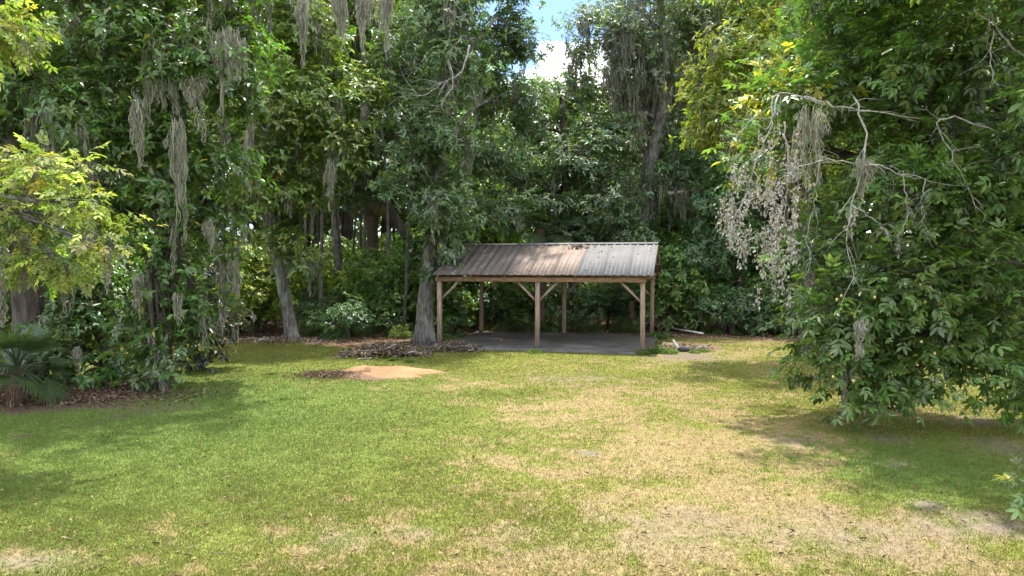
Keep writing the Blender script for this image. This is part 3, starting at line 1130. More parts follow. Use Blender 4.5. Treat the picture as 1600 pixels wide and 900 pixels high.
for i, (pts, d, r, kids, sp) in enumerate([
        ([(1445, 280), (1440, 330), (1455, 385)], 11.5, .010, 6, .3), ([(1280, 240), (1275, 300), (1262, 360), (1268, 410)], 11.7, .012, 8, .4), ([(1180, 180), (1150, 215), (1135, 250)], 11.9, .010, 8, .35),
        ([(1560, 205), (1500, 185), (1465, 192), (1488, 240), (1510, 290), (1528, 335)], 11.4, .020, 7, .5),
        ([(1335, 150), (1350, 200), (1348, 260), (1330, 320), (1322, 390), (1345, 450)], 11.3, .022, 8, .6),
        ([(1290, 165), (1215, 145), (1200, 200), (1165, 185), (1158, 210)], 12.0, .018, 6, .4),
        ([(1215, 150), (1205, 200), (1180, 250), (1168, 300), (1150, 330)], 11.9, .022, 10, .5),
        ([(1225, 190), (1232, 250), (1230, 300), (1222, 370)], 11.8, .020, 10, .5),
        ([(1340, 255), (1380, 260), (1420, 275), (1500, 290)], 11.2, .016, 6, .4),
        ([(1340, 255), (1290, 250), (1240, 265), (1200, 290)], 11.4, .016, 8, .4),
        ([(1520, 15), (1550, 45), (1545, 90), (1560, 140)], 11.0, .020, 8, .6),
        ([(1600, 90), (1570, 60), (1550, 20), (1548, -20)], 11.0, .024, 6, .6),
        ([(1330, 320), (1370, 345), (1395, 375)], 11.2, .012, 5, .3),
        ([(1260, 150), (1310, 165), (1400, 180), (1480, 187)], 12.1, .026, 5, .4),
        ([(1410, 270), (1418, 330), (1400, 380)], 11.4, .012, 5, .3)]):
    dead_branch(pts, d, r * .82, hick, kids + 2, i, sp)
# withered grey leaves on the dead twigs
mb = MB()
rng = np.random.default_rng(77)
for (x, y, rx, ry, n) in [(1170, 300, 30, 60, 420), (1215, 350, 26, 70, 480), (1235, 290, 22, 60, 260), (1195, 260, 35, 40, 260), (1320, 330, 12, 25, 60), (1150, 340, 10, 40, 110), (1210, 400, 14, 40, 160), (1385, 345, 12, 20, 40)]:
    c = P(x, y, 11.9)
    k = int(n / 22)
    strands = c + rng.normal(0, 1, (k, 3)) * [rx * .0108 * .7, .25, ry * .0108 * .6]
    for s in strands:
        q = 24
        L_ = rng.uniform(.25, .6)
        tt = rng.random(q)
        pt = s + np.column_stack([rng.normal(0, .035, q), rng.normal(0, .035, q), -tt * L_])
        V, F, kk = leaf_geo(pt, rng.normal(0, .6, (q, 3)) + [0, 0, -1], rng.normal(0, 1, (q, 3)), rng.uniform(.05, .10, q), rng.uniform(.02, .04, q), .4)
        mb.add(V, F, np.repeat(np.array([.29, .265, .26]) * rng.uniform(.55, 1.35, (q, 1)), kk, 0))
        V, F = prisms(s[None], (s - [0, 0, L_])[None], .004, .002)
        mb.add(V, F, (.3, .27, .25))
mb.V = [v - np.array([10.9, 14.2, 0]) for v in mb.V]
o = mb.build('withered_leaves', M_DRYLEAF, hick, kind='stuff')
o['label'] = 'grey withered leaves hanging from dead twigs'

# ---- small tree at the right edge, only its branch tips in view
b0 = G(1700, 800)
build_tree('young_tree', 'young tree at the right edge with only leaf tips showing', 'tree', b0[:2], [b0, b0 + [-.1, 0, .6], b0 + [-.15, -.1, 1.3]], .05,
           LB([(1606, 765, 8.2, 15, 15, .2, 5, 20), (1610, 862, 7.6, 12, 18, .2, 6, 1), (1700, 800, 8.2, 40, 70, .5, 24)]), dict(LF_HICK, len=.2, per=6, spread=.07), M_BARK_DARK, seed=2, flare=1.2, r_top=.02)

# ---- lime-leaved tree at left, its trunk out of frame
build_tree('pecan_tree', 'tree with lime and yellow drooping leaves at the left edge', 'tree', (-10.6, 10.6),
           [(-10.6, 10.6, 0), (-10.4, 10.6, 2.5), (-10.0, 10.6, 5), (-9.8, 10.6, 8)], .22,
           LB([(75, 265, 10.3, 70, 42, .6), (120, 320, 10.2, 60, 36, .6), (155, 375, 10.1, 42, 26, .45), (40, 340, 10.3, 60, 45, .6), (15, 400, 10.2, 45, 30, .5), (15, 270, 10.5, 50, 50, .6), (95, 410, 10.3, 35, 26, .4, 22),
               (-60, 330, 10.5, 80, 90, .9), (5, 45, 11, 42, 46, .7), (-60, 30, 11, 80, 80, 1.1)]),
           dict(LF_LIME), M_BARK_GREY, seed=3, moss=14, moss_len=(.4, 1.0), n_parts=200, moss_col=(.28, .26, .22))

# ---- dark trees at left
b1 = G(238, 606)
build_tree('vine_clad_tree', 'dark dense tree at left with vine-clad trunk at the lawn edge', 'tree', b1[:2],
           TP([(238, 606), (252, 520), (264, 430), (272, 300), (268, 150), (258, 0), (250, -150)], float(b1[1])), .24,
           LB([(200, 60, 16.6, 125, 95, 2.4), (335, 110, 17, 85, 85, 2.2), (120, 170, 16.2, 95, 85, 1.8), (260, -90, 16.5, 210, 100, 3.0), (235, 235, 17.0, 100, 75, 1.7), (335, 250, 17.6, 65, 75, 1.6),
               (130, 300, 17.0, 75, 60, 1.3), (210, 340, 17.2, 80, 60, 1.3), (320, 370, 17.6, 60, 55, 1.2), (250, 410, 16.3, 50, 60, .8), (268, 300, 16.2, 46, 60, .8), (262, 210, 16.2, 50, 50, .8), (250, 120, 16.0, 60, 60, 1.0), (230, 590, 16.6, 34, 20, .5), (242, 560, 16.3, 36, 40, .5), (250, 505, 16.3, 34, 34, .5), (225, 500, 17.0, 48, 52, .8), (262, 480, 16.9, 45, 50, .7), (235, 560, 16.9, 42, 40, .6), (305, 470, 17.5, 50, 50, .9), (310, 525, 17.5, 38, 30, .6),
               (160, -20, 16.2, 130, 60, 1.6), (380, 40, 18.5, 60, 70, 1.6)]),
           LF_DARK, M_BARK_DARK, seed=4, moss=80, moss_len=(.5, 1.9), flare=1.9)
b2 = G(38, 606)
build_tree('shade_tree', 'broad dark trunked tree at far left behind the palmetto', 'tree', b2[:2],
           TP([(38, 606), (44, 500), (36, 380), (20, 200), (10, 0), (0, -150)], float(b2[1])), .32,
           LB([(40, 160, 17.4, 85, 110, 1.8), (90, -40, 17, 120, 90, 2.4), (-60, 60, 16.5, 120, 150, 2.4), (60, 330, 18.4, 60, 90, 1.2), (-80, 300, 16, 90, 110, 1.8), (110, 440, 18.6, 60, 50, 1.0), (-60, -150, 17.8, 230, 110, 2.6)]),
           dict(LF_DARK, col=(.066, .115, .030)), M_BARK_DARK, seed=5, moss=24, moss_len=(.5, 1.4))
b3 = G(168, 590)
build_tree('laurel_bush', 'dark green bush between the palmetto and the vine-clad trunk', 'bush', b3[:2],
           TP([(168, 590), (160, 540), (150, 480)], float(b3[1])), .06,
           LB([(120, 470, 18.0, 65, 48, 1.0), (185, 495, 18.3, 58, 48, 1.0), (105, 545, 17.2, 58, 42, .8), (185, 565, 17.2, 48, 32, .7), (150, 430, 18.5, 80, 50, 1.0), (130, 590, 16.8, 42, 18, .5), (70, 575, 17.0, 55, 36, .7), (90, 500, 17.6, 50, 40, .8)]),
           dict(LF_DARK, col=(.062, .122, .032)), M_BARK_DARK, seed=6, flare=1.2, limb_from=.1, moss=8, moss_len=(.4, .9))
b4 = G(322, 572)
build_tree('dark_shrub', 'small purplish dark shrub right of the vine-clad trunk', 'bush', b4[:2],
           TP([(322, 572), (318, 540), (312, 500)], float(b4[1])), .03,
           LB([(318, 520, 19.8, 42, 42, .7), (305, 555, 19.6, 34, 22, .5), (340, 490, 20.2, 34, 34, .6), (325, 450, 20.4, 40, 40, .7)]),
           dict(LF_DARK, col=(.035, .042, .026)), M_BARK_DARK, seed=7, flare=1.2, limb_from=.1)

# ---- mid-distance trees with named trunks
b5 = G(457, 533)
build_tree('leaning_tree', 'slim pale trunk leaning left at the wood edge under bright leaves', 'tree', b5[:2],
           TP([(457, 533), (446, 470), (433, 400), (416, 330), (420, 250), (440, 150), (450, 40)], float(b5[1])), .20,
           LB([(490, 170, 26, 85, 70, 2.0), (430, 235, 26.2, 70, 65, 1.8), (540, 225, 26, 48, 62, 1.5), (400, 300, 26.6, 60, 45, 1.4), (470, 300, 26, 60, 42, 1.3), (480, 80, 27, 90, 70, 2.2), (430, -40, 27, 130, 80, 2.6), (440, 375, 26.6, 40, 34, .9), (480, 410, 26.6, 28, 26, .7),
               (440, 150, 25, 50, 60, 1.4), (370, 190, 27.5, 50, 60, 1.5), (560, 150, 27, 42, 50, 1.4)]),
           LF_MID, M_BARK_GREY, seed=8, moss=64, moss_len=(.8, 2.2), flare=1.5)
b6 = (-9.2, 37.0)
build_tree('slim_tree', 'slim straight grey trunk deep in the wood left of the palm', 'tree', b6,
           [(-9.2, 37, 0)] + TP([(528, 400), (520, 300), (512, 180), (520, 60)], 37.0), .22,
           LB([(520, 90, 36, 90, 80, 2.6), (590, 40, 35.5, 80, 80, 2.4), (500, -50, 36, 130, 80, 3), (450, 150, 37, 70, 70, 2), (590, 170, 36, 50, 50, 1.6), (540, 30, 33, 110, 70, 2.2), (515, 230, 35, 46, 60, 1.4)]),
           dict(LF_MID), M_BARK_GREY, seed=9, moss=26, moss_len=(1.0, 3.0))
b7 = G(663, 537)
build_tree('broad_oak', 'sturdy pale grey trunk with flared base at the carport corner', 'tree', b7[:2],
           TP([(663, 537), (667, 450), (676, 340), (690, 230), (700, 110), (705, 0), (705, -120)], float(b7[1])), .26,
           LB([(628, 285, 25.6, 52, 30, 1.2), (690, 330, 25.4, 46, 50, 1.0), (696, 210, 25.6, 56, 56, 1.2), (708, 110, 25.8, 60, 60, 1.4), (712, 20, 26, 64, 56, 1.5), (708, 320, 26.9, 70, 55, 1.6), (702, 385, 26.2, 42, 42, 1.0), (765, 245, 30.2, 72, 62, 1.9), (650, 200, 27, 66, 58, 1.8), (745, 130, 30.6, 84, 66, 2.1), (800, 60, 30, 56, 60, 1.5, 130), (690, 45, 28, 92, 64, 2.3), (780, -40, 30, 100, 60, 2.3),
               (620, 100, 28, 58, 58, 1.8), (660, 250, 26.6, 60, 40, 1.4), (680, 420, 26.6, 26, 30, .7), (785, 330, 29.5, 45, 45, 1.3), (700, -80, 28, 140, 60, 3), (815, 150, 31, 50, 50, 1.4)]),
           LF_BLUE, M_BARK_GREY, seed=10, moss=40, moss_len=(.6, 1.5), flare=1.75)
b8 = (-3.6, 33.5)
build_tree('crooked_tree', 'dark trunk slanting up to the left behind the carport', 'tree', b8,
           [(-3.6, 33.5, 0)] + TP([(660, 420), (612, 330), (578, 262), (560, 180)], 33.5), .20,
           LB([(600, 230, 33, 70, 50, 1.8), (560, 150, 33.5, 60, 60, 2), (660, 140, 34, 80, 70, 2.2), (540, 300, 33, 40, 34, 1.2)]),
           dict(LF_BLUE, col=(.08, .125, .05)), M_BARK_DARK, seed=11, moss=14, moss_len=(.8, 1.8))
b9 = (3.0, 33.0)
build_tree('laurel_oak', 'dense blue-green tree rising directly behind the carport roof', 'tree', b9,
           [(3.0, 33, 0)] + TP([(893, 380), (886, 300), (880, 200), (876, 140)], 33.0), .22,
           LB([(905, 255, 32, 72, 56, 1.9), (862, 330, 31.6, 58, 38, 1.4), (950, 318, 31.5, 66, 52, 1.7), (835, 190, 33, 62, 52, 1.8), (878, 150, 34, 54, 38, 1.6), (960, 225, 33, 52, 46, 1.7), (985, 365, 31.2, 48, 32, 1.2), (900, 370, 31.8, 60, 30, 1.2), (820, 275, 33, 50, 44, 1.5)]),
           dict(LF_BLUE, col=(.088, .138, .066)), M_BARK_DARK, seed=12, moss=26, moss_len=(.6, 1.4))
b10 = (6.1, 34.5)
build_tree('mossy_oak', 'tall leaning oak draped in grey moss right of the carport', 'tree', b10,
           [(6.1, 34.5, 0)] + TP([(1002, 350), (1014, 270), (1030, 180), (1036, 80), (1030, -60)], 34.5), .46,
           LB([(930, 60, 33.5, 56, 46, 1.9), (1000, 30, 33, 70, 56, 2.2), (1025, 110, 32.6, 56, 50, 1.6), (990, 90, 33, 60, 46, 1.8), (1100, 20, 34, 70, 60, 2.2), (1065, 60, 34, 56, 54, 2.1), (1040, -60, 34, 150, 55, 3.2), (1000, 135, 35, 62, 52, 1.9), (1080, 140, 35, 56, 54, 1.9), (955, 140, 34, 40, 32, 1.3), (1040, 210, 34.5, 46, 36, 1.3), (912, 30, 34, 40, 34, 1.2), (970, 280, 33.5, 44, 36, 1.2), (1040, 280, 33.6, 40, 30, 1.1)]),
           LF_OAK, M_BARK_GREY, seed=13, moss=135, moss_len=(.9, 2.8), moss_col=(.25, .24, .20))
b11 = (10.2, 24.0)
build_tree('golden_tree', 'yellow-green fine-leaved tree behind the large right-hand tree', 'tree', b11,
           [(10.2, 24, 0), (10, 24, 3), (9.6, 23.8, 7), (9.2, 23.6, 11), (9, 23.5, 15)], .24,
           LB([(1112, 150, 22, 52, 62, 1.5), (1170, 80, 22, 76, 62, 1.8), (1150, 205, 22, 56, 42, 1.3), (1235, 30, 22.4, 90, 56, 2.1), (1225, 150, 22.8, 56, 66, 1.6), (1190, -60, 22, 140, 60, 2.6), (1100, 215, 22.6, 34, 28, .9), (1270, 250, 23.5, 60, 90, 1.6)]),
           LF_YG, M_BARK_DARK, seed=14, moss=12, moss_len=(.6, 1.4))

# ------------------------------------------------------------------ palms
def frond_mesh(name, L, nleaf, spread, col, rng, fold=.35, droop=.45, hang=0.0, dead=False):
    """Fan frond: stalk along +Y, blade of pointed segments at its end."""
    mb = MB()
    st = smooth_path([(0, 0, 0), (0, L * .3, L * .05), (0, L * .55, 0)], 6)
    V, F = tube_geo(st, np.linspace(.016, .009, 6), 4)
    mb.add(V, F, np.array(col) * .9)
    a = np.linspace(-spread, spread, nleaf)
    base = st[-1]
    K = 5
    for i, an in enumerate(a):
        ll = L * .55 * (1 - .25 * abs(an) / spread) * rng.uniform(.85, 1.1)
        d = np.array([math.sin(an), math.cos(an), 0])
        s = np.array([math.cos(an), -math.sin(an), 0])
        w = L * .013 * np.array([.5, 1, .95, .6, .06])
        ts = np.linspace(0, 1, K)
        cen = base + d * (ll * ts)[:, None] + np.array([0, 0, 1]) * ((.12 * abs(an) * ts - droop * ts ** 2.2) * ll)[:, None]
        V = np.vstack([cen - s * w[:, None] + [0, 0, fold * .02], cen + s * w[:, None] + [0, 0, fold * .02]])
        F = [[j, j + 1, K + j + 1, K + j] for j in range(K - 1)]
        mb.add(V, [F], np.array(col) * rng.uniform(.75, 1.3))
    me = mesh_from(name, np.concatenate(mb.V), mb.F, np.concatenate(mb.C))
    me.materials.append(M_DRYLEAF if dead else M_LEAF)
    return me


rng = np.random.default_rng(41)
FR_G = [frond_mesh('frond', 1.0, 28, 1.7, (.065, .10, .042), rng, droop=.3) for _ in range(3)]
FR_D = [frond_mesh('dead_frond', 1.0, 14, .38, (.17, .115, .07), rng, droop=.15, dead=True) for _ in range(2)]


def palm(name, label, base, H, r, size, ng, nd, lean=(0, 0), seed=0, bark=None, el=(-.5, 1.3)):
    rg = np.random.default_rng(seed)
    root = thing(name, label, 'palm', (base[0], base[1], 0))
    p = smooth_path([(0, 0, -.1), (lean[0] * .4, lean[1] * .4, H * .5), (lean[0], lean[1], H)], 16)
    rad = r * (1 + .12 * np.sin(np.linspace(0, 40, 16))) * np.linspace(1.1, 1, 16)
    V, F = tube_geo(p, rad, 12, .25, seed)
    MB().add(V, F).build('trunk', bark or M_BARK_RED, root, smooth=True)
    topp = p[-1]
    for i in range(ng + nd):
        dead = i >= ng
        az = i * 2.399 + rg.normal(0, .2)
        e = rg.uniform(*el) if not dead else rg.uniform(-1.6, -1.15)
        s = size * rg.uniform(.8, 1.15) * (.9 if dead else 1)
        o = link('dead_frond' if dead else 'frond', (FR_D if dead else FR_G)[i % (2 if dead else 3)], None, root)
        M = Matrix.Translation(Vector(topp) + Vector((0, 0, -.1 * size if dead else 0))) @ Matrix.Rotation(az, 4, 'Z') @ Matrix.Rotation(e, 4, 'X') @ Matrix.Rotation(rg.normal(0, .3), 4, 'Y') @ Matrix.Scale(s, 4)
        o.matrix_local = M
    return root


pb = G(28, 632)
palm('palmetto', 'low fan palm with a skirt of brown dead fronds at far left', pb[:2], .75, .11, 1.15, 38, 20, seed=1, el=(-.6, 1.25))
palm('cabbage_palm', 'dark red-brown palm trunk with drooping fronds left of the carport', (-7.05, 36), 7.8, .28, 2.3, 26, 16, lean=(-.1, 0), seed=2, el=(-1.0, .9))
palm('young_palm', 'young fan palm in the shade behind the carport', (5.3, 31.2), 1.4, .14, 1.5, 16, 4, seed=3)
palm('shaggy_palm', 'palm with brown dead fronds showing just above the carport ridge', (1.25, 31.6), 4.6, .22, 1.7, 18, 22, seed=4, el=(-.4, .9))
palm('shaded_palm', 'dark palm crown high at the far left edge', (-13.2, 17.6), 7.3, .2, 1.7, 20, 4, seed=5, el=(-.9, .9))

# ------------------------------------------------------------------ the wood behind: copied trees and shrubs
def generic(name, label, cat, H, lobes, leaf, r, seed, group, bark=None, moss=0):
    lean = np.random.default_rng(seed).normal(0, .03 * H, 2)
    t = build_tree(name, label, cat, (0, 0), [(0, 0, 0), (lean[0] * .3, lean[1] * .3, H * .4), (lean[0], lean[1], H * .93)], r, lobes, leaf, bark or M_BARK_DARK, group, seed, moss=moss, moss_len=(.8, 2.0), world=False, limb_from=.2)
    return t


def rand_lobes(H, R, n, low, seed, sz=.42):
    rg = np.random.default_rng(seed)
    out = []
    for i in range(n):
        z = low + (H - low) * (i + .5) / n + rg.normal(0, .3)
        k = (1 - ((z - low) / (H - low) - .45) ** 2 * 2.2)
        a = i * 2.4 + rg.normal(0, .4)
        rr = R * k * rg.uniform(.35, .7)
        s = R * sz * rg.uniform(.8, 1.25)
        out.append((rr * math.cos(a), rr * math.sin(a), z, s * 1.15, s * 1.15, s * .85))
    return out


G_TREE = 'forest trees filling the wood'
GEN = [generic('forest_tree', 'forest tree of middling height with broad leaves in the background wood', 'tree', 14, rand_lobes(14, 4.2, 10, 4.5, 1), dict(LF_MID, density=21), .2, 21, G_TREE, moss=16),
       generic('forest_tree', 'tall forest tree hung with much moss in the background wood', 'tree', 17, rand_lobes(17, 4.6, 12, 4, 2), dict(LF_OAK, density=19), .24, 22, G_TREE, moss=34),
       generic('forest_tree', 'shorter blue-green forest tree filling the background wood', 'tree', 10, rand_lobes(10, 3.4, 9, 2.2, 3), dict(LF_BLUE, density=24), .14, 23, G_TREE, moss=10),
       generic('forest_tree', 'small bright green tree low in the background wood', 'tree', 8, rand_lobes(8, 2.8, 9, 1.4, 4), dict(LF_MID, len=.20, density=32, col=(.115, .175, .045)), .10, 24, G_TREE, moss=6)]
spots = [  # photo x, distance, kind, scale, tint
    (320, 44, 1, 1.0, (.95, 1, .9)), (250, 43, 0, 1.0, (.9, 1, .9)), (150, 40, 0, 1.05, (.9, .95, .9)), (60, 27, 2, 1.0, (.8, .9, .9)), (-40, 26, 1, 1.0, (.9, .9, .9)),
    (420, 47, 1, 1.0, (1, 1, 1)), (480, 52, 0, 1.1, (1.2, 1.15, .9)), (600, 50, 0, 1.15, (1, 1, 1)), 
    (640, 52, 1, 1.15, (1, 1, 1)), (700, 40, 2, 1.15, (.9, 1, 1)), (735, 46, 0, 1.05, (1, 1, 1)), (780, 38, 2, 1.0, (1.2, 1.3, .8)), (765, 35, 3, .9, (1.3, 1.5, .8)),
    (830, 44, 2, 1.05, (1, 1.05, .9)), (870, 50, 2, 1.1, (1.2, 1.2, .9)), (935, 42, 2, 1.1, (1.1, 1.1, .9)), (960, 48, 0, .95, (1, 1, .95)), (1010, 42, 0, 1.0, (.95, 1, 1)), (1050, 46, 1, 1.0, (1, 1, 1)),
    (1075, 40, 3, 1.05, (1.7, 1.8, .8)), (1120, 42, 0, 1.0, (.9, 1, 1)), (1180, 38, 1, .95, (.9, 1, .95)), (1150, 33.5, 3, .95, (.8, 1, .85)), (1225, 32, 2, 1.0, (.8, .95, .85)), (1290, 36, 0, 1.0, (1, 1, .9)), (1370, 32, 1, 1.0, (1, 1, .9)),  # first tree's strong tint paints in a sunlit patch of the wood
    (1460, 30, 0, 1.0, (1, 1, .9)), (1560, 28, 2, 1.1, (1, 1, .9)), (1680, 27, 0, 1.0, (1, 1, 1)), (1090, 32.5, 2, .8, (.75, .95, .9)), (440, 52, 2, 1.3, (1.3, 1.2, .8)), (1240, 44, 1, 1, (1, 1, 1)), (1400, 42, 1, 1.05, (1, 1, 1)),
    (200, 42, 1, 1.05, (1, 1, 1)), (80, 38, 1, 1.0, (1, 1, 1)), (1540, 40, 1, 1.05, (1, 1, 1)), (690, 33.0, 3, .8, (.8, .95, .9)), (1000, 36, 3, .9, (.8, 1, 1)), (720, 50, 1, 1.1, (1, 1, 1)), (540, 50, 1, 1.15, (1, 1, 1)), (300, 38, 1, 1.1, (1, 1, 1)), (1130, 48, 1, 1.15, (1, 1, 1)), (1010, 52, 1, 1.15, (1, 1, 1)), (760, 56, 2, 1.5, (1, 1, 1)), (885, 46, 2, 1.5, (1.2, 1.25, .9)), (932, 45, 2, 1.5, (1.1, 1.1, .9)), (850, 49, 2, 1.5, (1.2, 1.2, .9)), (525, 56, 3, 1.4, (1, 1, 1)), (1085, 52, 3, 1.3, (1, 1, 1)), (1110, 46, 3, 1.2, (1, 1, 1)), (900, 56, 2, 1.5, (1.1, 1.1, .9))]
usedk = set()
for i, (x, d, k, s, tint) in enumerate(spots):
    X = (x - 800) / FPX * d
    if (x < 700 or x > 1045) and k < 2:
        s *= 1.42          # away from the gap in the canopy the wood stands taller
    rz = float(RNG.random() * 6.28)
    if k not in usedk:
        usedk.add(k)
        t = GEN[k]
        t.location = (X, d, 0)
        t.rotation_euler = (0, 0, rz)
        t.scale = (s, s, s)
        for ch in t.children:
            if ch.name.startswith('crown'):
                ch.color = (*tint, 1)
    else:
        copy_thing(GEN[k], (X, d, 0), rz, (s, s, s * float(RNG.uniform(.93, 1.07))), color=tint)

# bare trunks told apart in the shade
def bare_trunk(px, d, H, r, lean, label, bark=None):
    X = (px - 800) / FPX * d
    t = thing('sapling', label, 'tree', (X, d, 0), 0, 'slim trunks in the shade of the wood')
    p = smooth_path([(0, 0, -.1), (lean * .3, 0, H * .35), (lean * .5, .1, H * .7), (lean, .1, H)], 14)
    V, F = tube_geo(p, np.linspace(r, r * .5, 14), 8, .15, px)
    MB().add(V, F).build('trunk', bark or M_BARK_DARK, t, smooth=True)


for px, d, H, r, ln in [(485, 34, 8, .08, .3), (500, 40, 9, .10, -.3), (560, 42, 9, .09, .4), (610, 38, 8, .08, .5), (625, 34, 7, .07, -.7), (640, 37, 9, .09, .2), (385, 35, 8, .09, .2), (405, 38, 8, .07, -.2), (345, 30, 7, .08, .3), (470, 43, 9, .1, 0), (545, 35, 7, .06, .6),
                        (740, 36, 7, .08, .2), (800, 37, 8, .08, -.3), (1080, 38, 7, .08, .3), (1120, 36, 7, .07, -.2), (1200, 34, 7, .09, .1), (935, 36, 7, .07, .3), (365, 27, 7, .12, .1)]:
    bare_trunk(px, d, H, r, ln, 'slim dark trunk standing in the shade of the wood')

for px, d, H, r, ln in [(498, 31, 9, .10, .4), (612, 31.5, 9, .09, -.4), (630, 30, 8, .08, .5), (568, 34, 9, .10, .2), (392, 31, 9, .09, -.3), (345, 28, 8, .10, .2), (475, 36, 10, .11, .3)]:
    bare_trunk(px, d, H, r, ln, 'slim pale grey trunk in the undergrowth left of the carport', M_BARK_GREY)

G_SHRUB = 'understorey shrubs along the wood edge'
SH_LABEL = 'leafy shrub in the undergrowth at the edge of the wood'


def shrub(seed, H, R, leaf, n):
    lobes = rand_lobes(H, R, n, H * .22, seed, .48)
    return build_tree('shrub', SH_LABEL, 'shrub', (0, 0), [(0, 0, 0), (.05, 0, H * .4), (.1, .05, H * .8)], .035, lobes, leaf, M_BARK_DARK, G_SHRUB, seed + 50, world=False, flare=1.2, r_top=.012, limb_from=.08)


SHR = [shrub(1, 2.6, 1.5, dict(LF_MID, len=.17, per=24, spread=.18, density=50), 8), shrub(2, 1.6, 1.3, dict(LF_BLUE, len=.14, per=24, spread=.15, density=60), 7),
       shrub(3, 3.6, 1.6, dict(LF_MID, len=.17, per=24, spread=.2, density=40, col=(.12, .18, .045), gap=.52), 9), shrub(4, 0.9, .9, dict(LF_BLUE, len=.12, per=18, spread=.11, density=70, col=(.085, .145, .045)), 6)]
sh_spots = [(545, 27.8, 1, .85, (.8, 1.1, .9)), (515, 28.6, 3, 1.1, (.9, 1.1, .9)), (490, 31, 1, .9, (1, 1.1, .9)), (395, 29.5, 2, 1.0, (1.7, 1.5, .8)), (430, 33, 2, 1.1, (1.4, 1.3, .8)), (370, 31, 0, 1.0, (1.4, 1.3, .8)), (415, 31, 1, 1.0, (1.1, 1.1, .8)), (340, 33, 2, 1.2, (1.2, 1.2, .8)),  # strong yellow-green tints at left stand in for sunlight on the bushes
            (480, 36, 0, 1.2, (1.1, 1.1, .8)), (520, 40, 2, 1.2, (1.3, 1.3, .8)), (560, 36, 0, 1.0, (.9, 1, .9)), (600, 31, 2, .9, (.95, 1.15, .9)), (575, 33, 2, 1.0, (1, 1.1, .8)), (630, 31.5, 0, 1.0, (.9, 1.1, .9)), (620, 29, 3, 1.0, (.8, 1, .9)), (705, 28.8, 3, 1.1, (.8, 1.1, .9)), (690, 31, 0, .95, (.8, 1, .9)),
            (715, 33.2, 0, 1.0, (.8, 1, .9)), (745, 33.6, 2, .9, (.9, 1.1, .9)), (780, 32.6, 1, 1.0, (.85, 1.05, .9)), (815, 33, 0, 1.0, (.85, 1, .95)), (845, 33.4, 1, 1.2, (.9, 1.1, .9)), (862, 31.2, 3, .9, (1.3, 1.5, .9)), (838, 31.4, 3, 1.0, (1.2, 1.4, .9)), (885, 33.5, 0, 1.05, (.9, 1, 1)), (920, 33, 1, 1.2, (.8, 1, 1)), (950, 33.4, 0, 1.1, (.85, 1, 1)), (985, 32.6, 1, 1.1, (.8, 1, 1)), (1010, 33.2, 0, 1.0, (.85, 1, 1)),
            (1030, 28.6, 3, 1.0, (1, 1.2, 1)), (1045, 31.5, 2, 1.0, (.9, 1.1, .9)), (1080, 31.6, 0, 1.1, (.85, 1, .95)), (1100, 33, 2, 1.1, (.9, 1.1, .9)), (1170, 31.2, 1, 1.3, (.8, 1.05, .9)), (1200, 30, 1, 1.2, (1, 1.1, .9)), (1215, 31.5, 0, 1.1, (.8, 1, .9)), (1240, 30, 0, 1.1, (.85, 1.05, .9)), (1270, 31, 2, 1.1, (.9, 1.1, .9)),
            (1290, 29.5, 0, 1.1, (.9, 1, .9)), (1330, 28.5, 2, 1.1, (1, 1, .9)), (1380, 29, 0, 1.2, (1, 1, .9)), (1450, 28, 2, 1.2, (1, 1, .9)), (1520, 27, 0, 1.3, (1, 1, .9)), (1600, 26, 2, 1.2, (1, 1, .9)),
            (660, 34, 2, 1.2, (1, 1.2, .8)), (600, 42, 2, 1.3, (1.3, 1.3, .8)), (560, 46, 2, 1.3, (1.3, 1.3, .8)), (440, 39, 2, 1.2, (1.5, 1.4, .8)), (300, 30, 0, 1.3, (1.2, 1.2, .9)), (240, 28.5, 2, 1.2, (1, 1, .9)), (190, 27, 0, 1.3, (.9, 1, .9)), (130, 25, 2, 1.2, (.8, .9, .9)), (60, 23, 0, 1.3, (.8, .9, .9)), (10, 21, 2, 1.1, (.8, .9, .9))]
SH_LABELS = {(545, 27.8): 'rounded dark green bush at the lawn edge right of the leaning trunk', (515, 28.6): 'low bush between the leaning trunk and the rounded dark green bush',
             (395, 29.5): 'yellow-green shrub tinted as sunlit just left of the leaning pale trunk', (862, 31.2): 'small bright bush behind the slab, right of the carport middle post',
             (838, 31.4): 'small bright bush behind the slab, behind the carport middle post', (1030, 28.6): 'small bush beside the carport back right post',
             (705, 28.8): 'low bush between the flared trunk and the carport left end', (620, 29): 'low dark bush left of the flared trunk',
             (600, 31): 'tall loose shrub in front of the palm trunk', (1200, 30): 'bush at the wood edge, first left of the right-hand tree'}
usedk = set()
for (x, d, k, s, tint) in sh_spots:
    X = (x - 800) / FPX * d
    rz = float(RNG.random() * 6.28)
    if k not in usedk:
        usedk.add(k)
        t = SHR[k]
        t['label'] = SH_LABELS.get((x, d), SH_LABEL)
        t.location, t.rotation_euler, t.scale = (X, d, 0), (0, 0, rz), (s, s, s)
        for ch in t.children:
            if ch.name.startswith('crown'):
                ch.color = (*tint, 1)
    else:
        copy_thing(SHR[k], (X, d, 0), rz, (s, s, s), label=SH_LABELS.get((x, d), SH_LABEL), color=tint)
